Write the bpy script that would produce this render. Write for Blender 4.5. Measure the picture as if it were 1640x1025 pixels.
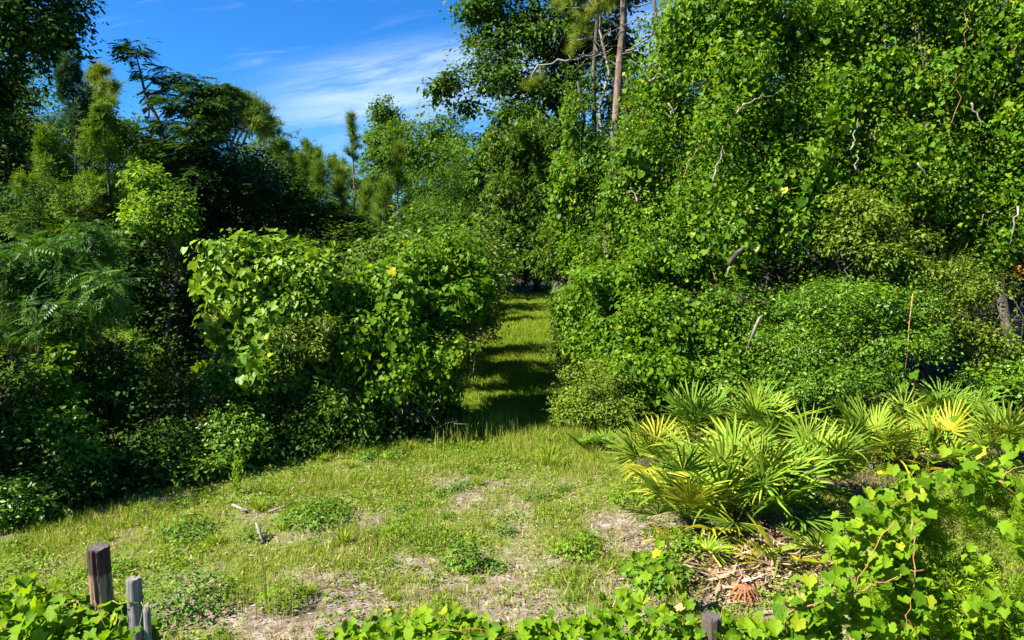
import bpy, math, random
import numpy as np
from mathutils import Matrix, Vector

SC = bpy.context.scene
for o in list(bpy.data.objects):
    bpy.data.objects.remove(o)
R = math.radians
rng = np.random.default_rng(11)
random.seed(11)

# ------------------------------------------------------------------ camera, sky, sun, exposure
CAM_H, FPX, HORIZON = 3.4, 1128.0, 400.0
PITCH = math.atan((512.5 - HORIZON) / FPX)
cam = bpy.data.cameras.new('camera')
cam.sensor_width = 36.0
cam.lens = 36.0 * FPX / 1640.0
cam.clip_start, cam.clip_end = 0.05, 3000.0
camo = bpy.data.objects.new('camera', cam)
SC.collection.objects.link(camo)
camo.location = (0, 0, CAM_H)
camo.rotation_euler = (math.pi / 2 - PITCH, 0, 0)
SC.camera = camo

SUN_DIR = Vector((-0.86, -0.36, 0.0)).normalized()      # horizontal direction towards the sun
SUN_EL = R(44)
to_sun = Vector((SUN_DIR.x * math.cos(SUN_EL), SUN_DIR.y * math.cos(SUN_EL), math.sin(SUN_EL)))
sun = bpy.data.lights.new('sun', 'SUN')
sun.energy, sun.angle, sun.color = 5.0, R(0.5), (1.0, 0.95, 0.84)
suno = bpy.data.objects.new('sun', sun)
SC.collection.objects.link(suno)
suno.rotation_euler = to_sun.to_track_quat('Z', 'Y').to_euler()
suno.location = to_sun * 60

world = bpy.data.worlds.new('World')
SC.world = world
world.use_nodes = True
wn, wl = world.node_tree.nodes, world.node_tree.links
wn.clear()

def wnode(t, **kw):
    n = wn.new(t)
    for k, v in kw.items():
        setattr(n, k, v)
    return n

def wmath(op, a, b=None, c=None):
    n = wn.new('ShaderNodeMath'); n.operation = op
    for i, v in enumerate((a, b, c)):
        if v is None: continue
        if isinstance(v, (int, float)): n.inputs[i].default_value = v
        else: wl.new(v, n.inputs[i])
    return n.outputs[0]

sky = wnode('ShaderNodeTexSky', sky_type='NISHITA', sun_disc=False, sun_elevation=SUN_EL,
            sun_rotation=math.atan2(to_sun.x, to_sun.y), altitude=0, air_density=1.0, dust_density=0.25, ozone_density=4.0)
hs = wnode('ShaderNodeHueSaturation'); hs.inputs['Saturation'].default_value = 1.2
wl.new(sky.outputs[0], hs.inputs['Color'])
tint = wnode('ShaderNodeMix', data_type='RGBA', blend_type='MULTIPLY'); tint.inputs[0].default_value = 1.0
wl.new(hs.outputs[0], tint.inputs[6]); tint.inputs[7].default_value = (0.28, 0.69, 1.02, 1)
# thin streaky cirrus: noise over a flat cloud layer, thickest in one bank low in the sky
tc = wnode('ShaderNodeTexCoord'); sep = wnode('ShaderNodeSeparateXYZ'); wl.new(tc.outputs['Generated'], sep.inputs[0])
dy = wmath('MAXIMUM', sep.outputs[1], 0.05)
u = wmath('DIVIDE', sep.outputs[0], dy)
v = wmath('DIVIDE', sep.outputs[2], dy)
# bank coordinate: s along the streak, t across it
t_ = wmath('SUBTRACT', v, wmath('MULTIPLY_ADD', u, 0.17, 0.225))
cmb = wnode('ShaderNodeCombineXYZ'); wl.new(wmath('MULTIPLY', u, 3.0), cmb.inputs[0]); wl.new(wmath('MULTIPLY', t_, 22.0), cmb.inputs[1])
nz = wnode('ShaderNodeTexNoise'); nz.inputs['Scale'].default_value = 1.6; nz.inputs['Detail'].default_value = 7; nz.inputs['Roughness'].default_value = 0.62; nz.inputs['Distortion'].default_value = 0.5
wl.new(cmb.outputs[0], nz.inputs['Vector'])
def wrange(x, a, b, c, d, smooth=True):
    n = wn.new('ShaderNodeMapRange'); n.interpolation_type = 'SMOOTHSTEP' if smooth else 'LINEAR'
    wl.new(x, n.inputs[0])
    for i, q in enumerate((a, b, c, d)): n.inputs[i + 1].default_value = q
    return n.outputs[0]
up_edge = wrange(t_, 0.035, 0.105, 1, 0)
low_edge = wrange(t_, -0.10, 0.03, 0, 1)
left_edge = wrange(u, -0.44, -0.2, 0, 1)
right_edge = wrange(u, 0.25, 0.8, 1, 0)
bank = wmath('MULTIPLY', wmath('MULTIPLY', up_edge, low_edge), wmath('MULTIPLY', left_edge, right_edge))
cl = wmath('MULTIPLY', bank, wrange(nz.outputs[0], 0.30, 0.62, 0.15, 1))
wisps = wmath('MULTIPLY', wrange(nz.outputs[0], 0.55, 0.8, 0, 0.25), wrange(sep.outputs[2], 0.0, 0.3, 0.6, 1))
cl = wmath('MINIMUM', wmath('ADD', wmath('MULTIPLY', cl, 0.62), wisps), 0.9)
cm = wnode('ShaderNodeMix', data_type='RGBA'); wl.new(cl, cm.inputs[0]); wl.new(tint.outputs[2], cm.inputs[6]); cm.inputs[7].default_value = (4.4, 5.4, 6.2, 1)
bg = wnode('ShaderNodeBackground'); bg.inputs[1].default_value = 0.05
wl.new(cm.outputs[2], bg.inputs[0])
wo = wnode('ShaderNodeOutputWorld'); wl.new(bg.outputs[0], wo.inputs[0])

SC.view_settings.view_transform = 'Standard'
SC.view_settings.look = 'None'
SC.view_settings.exposure = 2.05
SC.view_settings.gamma = 1.0
SC.view_settings.use_curve_mapping = False

# ------------------------------------------------------------------ helpers
def at(px, py, Y):
    """point of the photograph at depth Y"""
    uu, vv = (px - 820) / FPX, (512.5 - py) / FPX
    cp, sp = math.cos(PITCH), math.sin(PITCH)
    dx, dy_, dz = uu, cp + vv * sp, -sp + vv * cp
    k = Y / dy_
    return np.array((dx * k, Y, CAM_H + dz * k))

def ground_at(px, py):
    a = at(px, py, 1.0)
    k = CAM_H / (CAM_H - a[2])
    return np.array((a[0] * k, k, 0.0))

def m(px, Y):
    return px * Y / FPX

def nrm(a):
    return a / np.maximum(np.linalg.norm(a, axis=-1, keepdims=True), 1e-9)

_lat = np.random.default_rng(5).random((64, 64, 64))
def noise3(p):
    p = np.asarray(p, float); i = np.floor(p).astype(int); f = p - i; f = f * f * (3 - 2 * f); i &= 63; j = (i + 1) & 63
    x, y, z = f[..., 0], f[..., 1], f[..., 2]
    L = _lat
    a = L[i[..., 0], i[..., 1], i[..., 2]] * (1 - x) + L[j[..., 0], i[..., 1], i[..., 2]] * x
    b = L[i[..., 0], j[..., 1], i[..., 2]] * (1 - x) + L[j[..., 0], j[..., 1], i[..., 2]] * x
    c = L[i[..., 0], i[..., 1], j[..., 2]] * (1 - x) + L[j[..., 0], i[..., 1], j[..., 2]] * x
    d = L[i[..., 0], j[..., 1], j[..., 2]] * (1 - x) + L[j[..., 0], j[..., 1], j[..., 2]] * x
    return ((a * (1 - y) + b * y) * (1 - z) + (c * (1 - y) + d * y) * z)

def n2(x, y, s, seed=0.0):
    x = np.asarray(x, float)
    return noise3(np.stack([x * s + seed, np.asarray(y, float) * s + seed * 1.7, np.full_like(x, seed * 3.1 + .5)], -1))

def gz(x, y):
    return 0.16 * (n2(x, y, 0.35, 3.0) - 0.5) + 0.05 * (n2(x, y, 1.6, 9.0) - 0.5)

def mesh_np(name, V, F, mats, tone=None, smooth=False, fmat=None):
    V = np.asarray(V, np.float32); F = np.asarray(F, np.int32)
    me = bpy.data.meshes.new(name)
    k = F.shape[1]
    me.vertices.add(len(V)); me.vertices.foreach_set('co', V.ravel())
    me.loops.add(F.size); me.loops.foreach_set('vertex_index', F.ravel())
    me.polygons.add(len(F)); me.polygons.foreach_set('loop_start', np.arange(0, F.size, k, dtype=np.int32))
    try: me.polygons.foreach_set('loop_total', np.full(len(F), k, np.int32))
    except Exception: pass
    if smooth: me.polygons.foreach_set('use_smooth', np.ones(len(F), bool))
    for mt in (mats if isinstance(mats, (list, tuple)) else [mats]): me.materials.append(mt)
    if fmat is not None: me.polygons.foreach_set('material_index', np.asarray(fmat, np.int32))
    if tone is not None:
        a = me.attributes.new('tone', 'FLOAT', 'POINT'); a.data.foreach_set('value', np.asarray(tone, np.float32))
    me.update(calc_edges=True)
    return me

def link(name, me, parent=None, loc=None, kind=None):
    o = bpy.data.objects.new(name, me); SC.collection.objects.link(o)
    if parent is not None: o.parent = parent
    if loc is not None: o.location = loc
    if kind: o['kind'] = kind
    return o

def tag(o, label, cat, group=None):
    o['label'] = label; o['category'] = cat
    if group: o['group'] = group
    return o

def thing(name, label, cat, loc, group=None):
    o = bpy.data.objects.new(name, None); SC.collection.objects.link(o)
    o.empty_display_size = 0.3
    o.location = tuple(float(q) for q in loc)
    return tag(o, label, cat, group)

def part(name, VF, mat, root, smooth=False, kind=None):
    """VF in world coordinates -> mesh child of root"""
    V, F, T = VF
    V = np.asarray(V) - np.array(root.location)
    return link(name, mesh_np(name, V, F, mat, T, smooth), root, None, kind)

def join(*vfs):
    Vs, Fs, Ts, n = [], [], [], 0
    for V, F, T in vfs:
        if len(V) == 0: continue
        Vs.append(V); Fs.append(np.asarray(F) + n); Ts.append(T if T is not None else np.zeros(len(V))); n += len(V)
    return np.concatenate(Vs), np.concatenate(Fs), np.concatenate(Ts)

def tube(pts, radii, sides=6, rough=0.0, seed=0):
    pts = np.asarray(pts, float); radii = np.asarray(radii, float); n = len(pts)
    tg = nrm(np.gradient(pts, axis=0))
    ref = np.array((0.0, 1.0, 0.0)) if abs(tg[0][1]) < 0.8 else np.array((1.0, 0, 0))
    a = nrm(np.cross(tg, ref)); b = np.cross(tg, a)
    ang = np.linspace(0, 2 * np.pi, sides, endpoint=False)
    rr = radii[:, None] * (1 + rough * (np.random.default_rng(seed).random((n, sides)) - .5))
    V = pts[:, None] + rr[..., None] * (np.cos(ang)[None, :, None] * a[:, None] + np.sin(ang)[None, :, None] * b[:, None])
    V = V.reshape(-1, 3); F = []
    for i in range(n - 1):
        for j in range(sides):
            p, q = i * sides + j, i * sides + (j + 1) % sides
            F += [(p, q, q + sides), (p, q + sides, p + sides)]
    V = np.vstack([V, pts[0] , pts[-1]]); c0, c1 = n * sides, n * sides + 1
    for j in range(sides):
        F.append((j, c0, (j + 1) % sides)); F.append(((n - 1) * sides + j, (n - 1) * sides + (j + 1) % sides, c1))
    return V, np.array(F), rng.random(1) * np.ones(len(V))

def curve(p0, p1, sag=0.0, n=6, wob=0.05):
    p0, p1 = np.asarray(p0, float), np.asarray(p1, float)
    t = np.linspace(0, 1, n)[:, None]
    L = np.linalg.norm(p1 - p0)
    P = p0 * (1 - t) + p1 * t
    P[:, 2] += (sag * L * 4 * t * (1 - t))[:, 0]
    P[1:-1] += rng.normal(0, wob * L, (n - 2, 3))
    return P

def wob(pts, amp=.05, k=4):
    pts = np.asarray(pts, float); out = []
    for a, b in zip(pts[:-1], pts[1:]):
        L = np.linalg.norm(b - a)
        for t in np.arange(k) / k: out.append(a + (b - a) * t + (rng.normal(size=3) * amp * L * (t > 0)))
    return np.array(out + [pts[-1]])

def limb(p0, p1, r0, r1, sag=0.08, n=6, wob=0.04, sides=5):
    return tube(curve(p0, p1, sag, n, wob), np.linspace(r0, r1, n), sides, 0.2, int(rng.integers(1e6)))

# ------------------------------------------------------------------ materials
def new_mat(name):
    mt = bpy.data.materials.new(name); mt.use_nodes = True
    nt = mt.node_tree; nt.nodes.clear()
    return mt, nt.nodes, nt.links

def leaf_mat(name, c0, c1, c2, trans=0.34, rough=0.42, spec=0.45, single=False, p1=0.55, sat=1.0):
    mt, N, L = new_mat(name)
    if single:
        src = N.new('ShaderNodeObjectInfo').outputs['Random']
    else:
        a = N.new('ShaderNodeAttribute'); a.attribute_name = 'tone'; src = a.outputs['Fac']
    rp = N.new('ShaderNodeValToRGB'); e = rp.color_ramp.elements
    e[0].color = (*c0, 1); e[0].position = 0.0
    e[1].color = (*c2, 1); e[1].position = 1.0
    x = e.new(p1); x.color = (*c1, 1)
    x = e.new(0.93); x.color = (*[0.7 * a_ + 0.3 * b_ for a_, b_ in zip(c1, c2)], 1)
    L.new(src, rp.inputs[0])
    base_c = rp.outputs[0]
    if single:
        def mth(op, a, b=None):
            q = N.new('ShaderNodeMath'); q.operation = op
            for i_, v_ in enumerate((a, b)):
                if v_ is None: continue
                if isinstance(v_, (int, float)): q.inputs[i_].default_value = v_
                else: L.new(v_, q.inputs[i_])
            return q.outputs[0]
        t = N.new('ShaderNodeTexCoord'); sx = N.new('ShaderNodeSeparateXYZ'); L.new(t.outputs['Object'], sx.inputs[0])
        yy = mth('ADD', sx.outputs[1], .02); ang = mth('ARCTAN2', sx.outputs[0], yy)
        rad = mth('SQRT', mth('ADD', mth('MULTIPLY', sx.outputs[0], sx.outputs[0]), mth('MULTIPLY', yy, yy)))
        line = mth('MULTIPLY', mth('ABSOLUTE', mth('SINE', mth('MULTIPLY', ang, 5.0))), rad)
        mr = N.new('ShaderNodeMapRange'); L.new(line, mr.inputs[0]); mr.inputs[1].default_value = .02; mr.inputs[2].default_value = .09; mr.inputs[3].default_value = .5; mr.inputs[4].default_value = 0
        mv = N.new('ShaderNodeMix'); mv.data_type = 'RGBA'; L.new(mr.outputs[0], mv.inputs[0]); L.new(base_c, mv.inputs[6]); mv.inputs[7].default_value = (*[min(1, q_ * 1.5 + .02) for q_ in c1], 1)
        nb = N.new('ShaderNodeTexNoise'); nb.inputs['Scale'].default_value = 7; nb.inputs['Detail'].default_value = 4
        oi = N.new('ShaderNodeObjectInfo'); va = N.new('ShaderNodeVectorMath'); va.operation = 'ADD'; L.new(t.outputs['Object'], va.inputs[0]); L.new(oi.outputs['Location'], va.inputs[1]); L.new(va.outputs[0], nb.inputs['Vector'])
        ms = N.new('ShaderNodeMapRange'); L.new(nb.outputs[0], ms.inputs[0]); ms.inputs[1].default_value = .64; ms.inputs[2].default_value = .72; ms.inputs[3].default_value = 0; ms.inputs[4].default_value = .75
        mb = N.new('ShaderNodeMix'); mb.data_type = 'RGBA'; L.new(ms.outputs[0], mb.inputs[0]); L.new(mv.outputs[2], mb.inputs[6]); mb.inputs[7].default_value = (.16, .10, .03, 1)
        base_c = mb.outputs[2]
    p = N.new('ShaderNodeBsdfPrincipled'); L.new(base_c, p.inputs['Base Color'])
    p.inputs['Roughness'].default_value = rough + .08; p.inputs['Specular IOR Level'].default_value = spec * .36
    g = N.new('ShaderNodeMix'); g.data_type = 'RGBA'; g.blend_type = 'MULTIPLY'; g.inputs[0].default_value = 1
    L.new(base_c, g.inputs[6]); g.inputs[7].default_value = (1.55, 1.5, 0.55, 1)
    tr = N.new('ShaderNodeBsdfTranslucent'); L.new(g.outputs[2], tr.inputs[0])
    mx = N.new('ShaderNodeMixShader'); mx.inputs[0].default_value = trans
    L.new(p.outputs[0], mx.inputs[1]); L.new(tr.outputs[0], mx.inputs[2])
    o = N.new('ShaderNodeOutputMaterial'); L.new(mx.outputs[0], o.inputs[0])
    return mt

def bark_mat(name, c0, c1, scale=14.0, zs=0.25, bump=0.5):
    mt, N, L = new_mat(name)
    t = N.new('ShaderNodeTexCoord'); mp = N.new('ShaderNodeMapping'); mp.inputs['Scale'].default_value = (1, 1, zs)
    L.new(t.outputs['Object'], mp.inputs[0])
    n = N.new('ShaderNodeTexNoise'); n.inputs['Scale'].default_value = scale; n.inputs['Detail'].default_value = 6; n.inputs['Roughness'].default_value = .65
    L.new(mp.outputs[0], n.inputs['Vector'])
    rp = N.new('ShaderNodeValToRGB'); e = rp.color_ramp.elements
    e[0].position, e[1].position = .36, .66; e[0].color, e[1].color = (*c0, 1), (*c1, 1)
    L.new(n.outputs[0], rp.inputs[0])
    p = N.new('ShaderNodeBsdfPrincipled'); p.inputs['Roughness'].default_value = .85; p.inputs['Specular IOR Level'].default_value = .2
    L.new(rp.outputs[0], p.inputs['Base Color'])
    b = N.new('ShaderNodeBump'); b.inputs['Strength'].default_value = bump; b.inputs['Distance'].default_value = .02
    L.new(n.outputs[0], b.inputs['Height']); L.new(b.outputs[0], p.inputs['Normal'])
    o = N.new('ShaderNodeOutputMaterial'); L.new(p.outputs[0], o.inputs[0])
    return mt

M = {}
M['oak'] = leaf_mat('oak_leaf', (0.02, 0.052, 0.006), (0.05, 0.105, 0.008), (0.115, 0.165, 0.014), trans=.25, spec=.2, rough=.5)
M['far_oak'] = leaf_mat('far_oak_leaf', (0.03, 0.075, 0.008), (0.062, 0.125, 0.01), (0.13, 0.185, 0.018), trans=.3, spec=.2, rough=.5)
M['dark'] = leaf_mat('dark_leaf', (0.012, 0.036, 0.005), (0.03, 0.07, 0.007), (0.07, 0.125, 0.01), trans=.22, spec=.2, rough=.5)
M['vine'] = leaf_mat('vine_leaf', (0.032, 0.09, 0.004), (0.085, 0.175, 0.005), (0.25, 0.28, 0.012), trans=.40, rough=.45, spec=.4)
M['vine1'] = leaf_mat('vine_leaf_single', (0.035, 0.095, 0.004), (0.085, 0.175, 0.004), (0.2, 0.25, 0.01), trans=.46, rough=.5, spec=.3, single=True)
M['pale_vine'] = leaf_mat('pale_vine_leaf', (0.06, 0.13, 0.009), (0.12, 0.21, 0.012), (0.25, 0.29, 0.02), trans=.3, rough=.42)
M['pale_vine1'] = leaf_mat('pale_vine_leaf_single', (0.06, 0.13, 0.009), (0.12, 0.21, 0.012), (0.22, 0.27, 0.02), trans=.3, rough=.42, single=True)
M['holly'] = leaf_mat('holly_leaf', (0.025, 0.075, 0.005), (0.08, 0.165, 0.008), (0.19, 0.24, 0.014), trans=.25, rough=.32, spec=.6)
M['myrtle'] = leaf_mat('myrtle_leaf', (0.045, 0.085, 0.008), (0.11, 0.165, 0.01), (0.2, 0.23, 0.018), trans=.3, rough=.42)
M['sumac'] = leaf_mat('sumac_leaf', (0.018, 0.065, 0.01), (0.045, 0.115, 0.01), (0.13, 0.21, 0.014), trans=.3, rough=.4, spec=.5)
M['young'] = leaf_mat('young_leaf', (0.05, 0.12, 0.01), (0.12, 0.21, 0.012), (0.22, 0.29, 0.02), trans=.42)
M['brownish'] = leaf_mat('brownish_leaf', (0.05, 0.07, 0.012), (0.10, 0.115, 0.02), (0.22, 0.15, 0.03), trans=.25)
M['gum'] = leaf_mat('gum_leaf', (0.04, 0.09, 0.01), (0.09, 0.155, 0.013), (0.18, 0.23, 0.025), trans=.34)
M['cedar'] = leaf_mat('cedar_needle', (0.04, 0.085, 0.008), (0.085, 0.15, 0.008), (0.17, 0.22, 0.01), trans=.25, rough=.6, spec=.2)
M['cedar_dark'] = leaf_mat('cedar_dark_needle', (0.012, 0.04, 0.014), (0.022, 0.06, 0.018), (0.05, 0.09, 0.02), trans=.15, rough=.6, spec=.2)
M['juniper'] = leaf_mat('juniper_needle', (0.055, 0.12, 0.005), (0.14, 0.23, 0.007), (0.23, 0.3, 0.01), trans=.3, rough=.6, spec=.2)
M['pine'] = leaf_mat('pine_needle', (0.04, 0.09, 0.01), (0.085, 0.15, 0.014), (0.17, 0.21, 0.02), trans=.25, rough=.5, spec=.3)
M['pine_yellow'] = leaf_mat('pine_yellow_needle', (0.06, 0.11, 0.01), (0.14, 0.19, 0.015), (0.26, 0.25, 0.03), trans=.3, rough=.5, spec=.3)
M['grass'] = leaf_mat('grass_blade', (0.1, 0.165, 0.013), (0.19, 0.245, 0.02), (0.4, 0.35, 0.12), trans=.36, rough=.55, spec=.25)
M['weed'] = leaf_mat('weed_leaf', (0.06, 0.135, 0.008), (0.13, 0.215, 0.01), (0.23, 0.28, 0.02), trans=.34, rough=.5)
M['weed_dark'] = leaf_mat('weed_dark_leaf', (0.035, 0.1, 0.008), (0.08, 0.165, 0.01), (0.16, 0.22, 0.015), trans=.28, rough=.45)
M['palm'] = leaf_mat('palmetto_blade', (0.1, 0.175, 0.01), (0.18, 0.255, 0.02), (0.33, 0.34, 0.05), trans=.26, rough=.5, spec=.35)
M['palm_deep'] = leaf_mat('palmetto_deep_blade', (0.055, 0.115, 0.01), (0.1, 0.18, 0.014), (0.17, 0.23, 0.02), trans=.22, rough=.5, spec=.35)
M['palm_yellow'] = leaf_mat('palmetto_yellow_blade', (.17, .20, .014), (.29, .28, .018), (.42, .29, .03), trans=.28, rough=.4)
M['palm_dead'] = leaf_mat('palmetto_dead_blade', (0.16, 0.09, 0.05), (0.30, 0.20, 0.12), (0.48, 0.38, 0.27), trans=.1, rough=.75, spec=.15)
M['palm_rust'] = leaf_mat('palmetto_rust_blade', (0.13, 0.05, 0.02), (0.24, 0.09, 0.04), (0.32, 0.14, 0.06), trans=.1, rough=.75, spec=.15)
M['grape1'] = leaf_mat('grape_leaf_single', (0.045, 0.115, 0.004), (0.125, 0.225, 0.005), (0.26, 0.30, 0.012), trans=.46, rough=.5, spec=.3, single=True)
M['grape'] = leaf_mat('grape_leaf', (0.045, 0.115, 0.004), (0.125, 0.225, 0.005), (0.26, 0.30, 0.012), trans=.46, rough=.5, spec=.3)
M['yellow1'] = leaf_mat('yellow_leaf', (0.2, 0.25, 0.01), (0.3, 0.29, 0.015), (0.42, 0.37, 0.14), trans=.35, single=True)
M['orange'] = leaf_mat('orange_leaf', (0.30, 0.08, 0.015), (0.42, 0.15, 0.02), (0.5, 0.28, 0.04), trans=.3)
M['dead_leaf'] = leaf_mat('litter_leaf', (0.14, 0.085, 0.05), (0.25, 0.17, 0.11), (0.42, 0.34, 0.25), trans=.08, rough=.8, spec=.15)
M['bark'] = bark_mat('bark', (0.025, 0.02, 0.016), (0.10, 0.085, 0.07))
M['pale_bark'] = bark_mat('pale_bark', (0.10, 0.085, 0.068), (0.27, 0.24, 0.20))
M['pine_bark'] = bark_mat('pine_bark', (0.04, 0.027, 0.02), (0.21, 0.145, 0.11), 9, .35, .8)
M['dead_wood'] = bark_mat('dead_wood', (0.09, 0.075, 0.06), (0.26, 0.23, 0.19), 20, .2)
M['vine_stem'] = bark_mat('vine_stem', (0.13, 0.06, 0.025), (0.32, 0.17, 0.07), 25, .3, .2)
M['green_stem'] = bark_mat('green_stem', (0.10, 0.16, 0.02), (0.22, 0.28, 0.05), 25, .3, .1)

# ------------------------------------------------------------------ leaf templates (unit length along +Y, normal +Z)
def T_ovate(w=.28, fold=.08):
    return np.array([(0, 0, 0), (w, .45, fold), (0, 1, -.06), (-w, .45, fold)], float), np.array([(0, 1, 2), (0, 2, 3)])

def T_heart(w=.5, n=3, cup=.10):
    ring = [(0, .06), (.30, -.08), (.50, .22), (.40, .58), (0, 1), (-.40, .58), (-.50, .22), (-.30, -.08)]
    V = [(0, .38, -cup)] + [(x * w / .5, y, -.10 * y * y + .02 * (i % 2)) for i, (x, y) in enumerate(ring)]
    F = [(0, i + 1, (i + 1) % 8 + 1) for i in range(8)]
    return np.array(V, float), np.array(F)

def T_grape(seed=0):
    r = np.random.default_rng(seed)
    pts = [(0, .12), (.14, -.02), (.30, -.06), (.40, .06), (.47, .18), (.43, .28), (.55, .42), (.50, .56), (.38, .62), (.32, .70), (.22, .84), (.10, .92), (0, 1.04)]
    ring = pts + [(-x, y) for x, y in pts[-2:0:-1]]
    ring = [(x + r.normal(0, .02), y + r.normal(0, .02)) for x, y in ring]
    k = r.uniform(-.1, .45); b = r.uniform(-.1, .4)
    V = [(0, .36, -.04)]
    for i, (x, y) in enumerate(ring):
        V.append((x, y, k * abs(x) * 1.2 - b * (y - .3) ** 2 + r.normal(0, .035)))
    n = len(ring)
    F = [(0, i + 1, (i + 1) % n + 1) for i in range(n)]
    return np.array(V, float), np.array(F)

def T_tuft(n=22, w=.03, spread=1.0, seed=0):
    r = np.random.default_rng(seed); V, F = [], []
    for i in range(n):
        a, e = r.uniform(0, 2 * np.pi), r.uniform(0.15, 1) ** .7 * spread
        d = np.array((math.sin(e) * math.cos(a), math.cos(e), math.sin(e) * math.sin(a)))
        s = nrm(np.cross(d, r.normal(size=3))) * w / 2
        o_ = np.array((0, r.uniform(-.25, .15), 0)); L = r.uniform(.7, 1)
        V += [o_ + s, o_ - s, o_ + d * L]; F.append((3 * i, 3 * i + 1, 3 * i + 2))
    return np.array(V), np.array(F)

def T_spray(n=9, w=.07, seed=0):
    r = np.random.default_rng(seed); V, F = [], []
    V += [(-w / 3, 0, 0), (w / 3, 0, 0), (0, 1, 0)]; F.append((0, 1, 2))
    for i in range(n):
        y = .08 + .8 * i / n; sd = 1 if i % 2 else -1; L = (.5 - .3 * i / n) * r.uniform(.7, 1.2)
        a = r.uniform(.5, .9)
        d = np.array((sd * math.sin(a), math.cos(a), r.normal(0, .35))); d /= np.linalg.norm(d)
        q = np.array((-d[1], d[0], r.normal(0, .5))) * w / 2
        b = np.array((0, y, 0)); k = len(V)
        V += [b, b + d * L * .55 + q, b + d * L, b + d * L * .55 - q]; F += [(k, k + 1, k + 2), (k, k + 2, k + 3)]
    return np.array(V), np.array(F)

def T_pinnate(pairs=6, lw=.09, ll=.30, droop=.25):
    V, F = [(-.008, 0, 0), (.008, 0, 0), (0, 1, -droop)], [(0, 1, 2)]
    for i in range(pairs + 1):
        y = .16 + .8 * i / pairs
        for sd in ((1, -1) if i < pairs else (0,)):
            b = np.array((0, y, -droop * y * y)); L = ll * (1 - .3 * abs(i / pairs - .4))
            d = nrm(np.array((sd * 1.0, .45 if sd else 1, -.35)))
            q = nrm(np.array((-d[1], d[0], .25))) * lw / 2
            k = len(V); V += [b, b + d * L * .45 + q, b + d * L, b + d * L * .45 - q]; F += [(k, k + 1, k + 2), (k, k + 2, k + 3)]
    return np.array([np.asarray(v_, float) for v_ in V]), np.array(F)

TP = dict(ovate=T_ovate(), narrow=T_ovate(.16, .05), round=T_ovate(.38, .07), heart=T_heart(), broad=T_heart(.58, cup=.06),
          grape=T_grape(1), tuft=T_tuft(16, .038), longtuft=T_tuft(24, .026, .75, 3), spray=T_spray(), finespray=T_spray(13, .045, 4), pinnate=T_pinnate(),
          star=T_tuft(5, .45, 1.3, 8))

TP['heart4'] = (np.array([(0, .06, -.04), (.42, -.02, .05), (.44, .5, .05), (0, 1, -.12), (-.44, .5, .05), (-.42, -.02, .05)], float), np.array([(0, 1, 2), (0, 2, 3), (0, 3, 4), (0, 4, 5)]))
TP['kite'] = T_ovate(.44, .08); TP['kite'][0][1, 1] = TP['kite'][0][3, 1] = .34
TP['spray6'] = T_spray(6, .085); TP['finespray'] = T_spray(8, .055, 4)
TPIN = T_pinnate(5, .18, .36, .3)
def frames(nv, tip):
    z = nrm(nv); y = tip - z * np.sum(tip * z, -1, keepdims=True); y = nrm(y); x = np.cross(y, z)
    return x, y, z

def scatter(t, pos, x, y, z, size, tone):
    tv, tf = TP[t] if isinstance(t, str) else t
    s = size[:, None, None]
    V = pos[:, None] + s * (tv[None, :, 0, None] * x[:, None] + tv[None, :, 1, None] * y[:, None] + tv[None, :, 2, None] * z[:, None])
    n, k = len(pos), len(tv)
    F = (tf[None] + (np.arange(n) * k)[:, None, None]).reshape(-1, 3)
    return V.reshape(-1, 3), F, np.repeat(np.clip(tone, 0, 1), k)

def rand_unit(n):
    return nrm(rng.normal(size=(n, 3)))

def cluster(blobs, clumps, per, cr, shell=(.62, 1.0), flat=.7, lump=.3, hang=0.0, zmin=.06, recess=.48):
    """leaf positions in clumps near the surface of a set of ellipsoids (cx,cy,cz,rx,ry,rz)"""
    B = np.array(blobs, float)
    wgt = (B[:, 3] * B[:, 5] + B[:, 3] * B[:, 4] + B[:, 4] * B[:, 5]); wgt /= wgt.sum()
    bi = rng.choice(len(B), clumps, p=wgt)
    d = rand_unit(clumps)
    rad = shell[0] + (shell[1] - shell[0]) * np.sqrt(rng.random(clumps))
    rad *= 1 + lump * 2 * (noise3(d * 2.2 + B[bi, :3] * 1.3 + 20) - .5)
    wv = B[bi, :3] + d * B[bi, 3:]
    sc_ = 1.9 / np.maximum(B[bi, 3:].mean(1), .05)
    hole = noise3(wv * sc_[:, None] + 31.0)
    rad *= 1 - recess * np.clip((.50 - hole) / .14, 0, 1) + .5 * recess * np.clip((hole - .62) / .2, 0, 1)
    rad += (rng.random(clumps) < .14) * rng.uniform(.05, .32, clumps)
    cc = B[bi, :3] + d * rad[:, None] * B[bi, 3:]
    ci = np.repeat(np.arange(clumps), per)
    g = rand_unit(clumps * per) * (rng.random(clumps * per) ** .45 * 1.75 * cr * rng.uniform(.55, 1.5, clumps)[ci] * (1 + .12 * rng.normal(size=clumps * per)))[:, None] * np.array((1, 1, flat))
    if hang: g[:, 2] -= np.abs(rng.normal(size=len(g))) * hang
    pos = cc[ci] + g
    out = nrm((pos - B[bi[ci], :3]) / B[bi[ci], 3:] ** 2 * B[bi[ci], 3:].mean())
    ctone = (rng.normal(0, .13, clumps) + .5 * (noise3(cc * 1.3 + 7) - .5))[ci]
    k = pos[:, 2] > zmin
    return pos[k], out[k], ctone[k], cc

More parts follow.
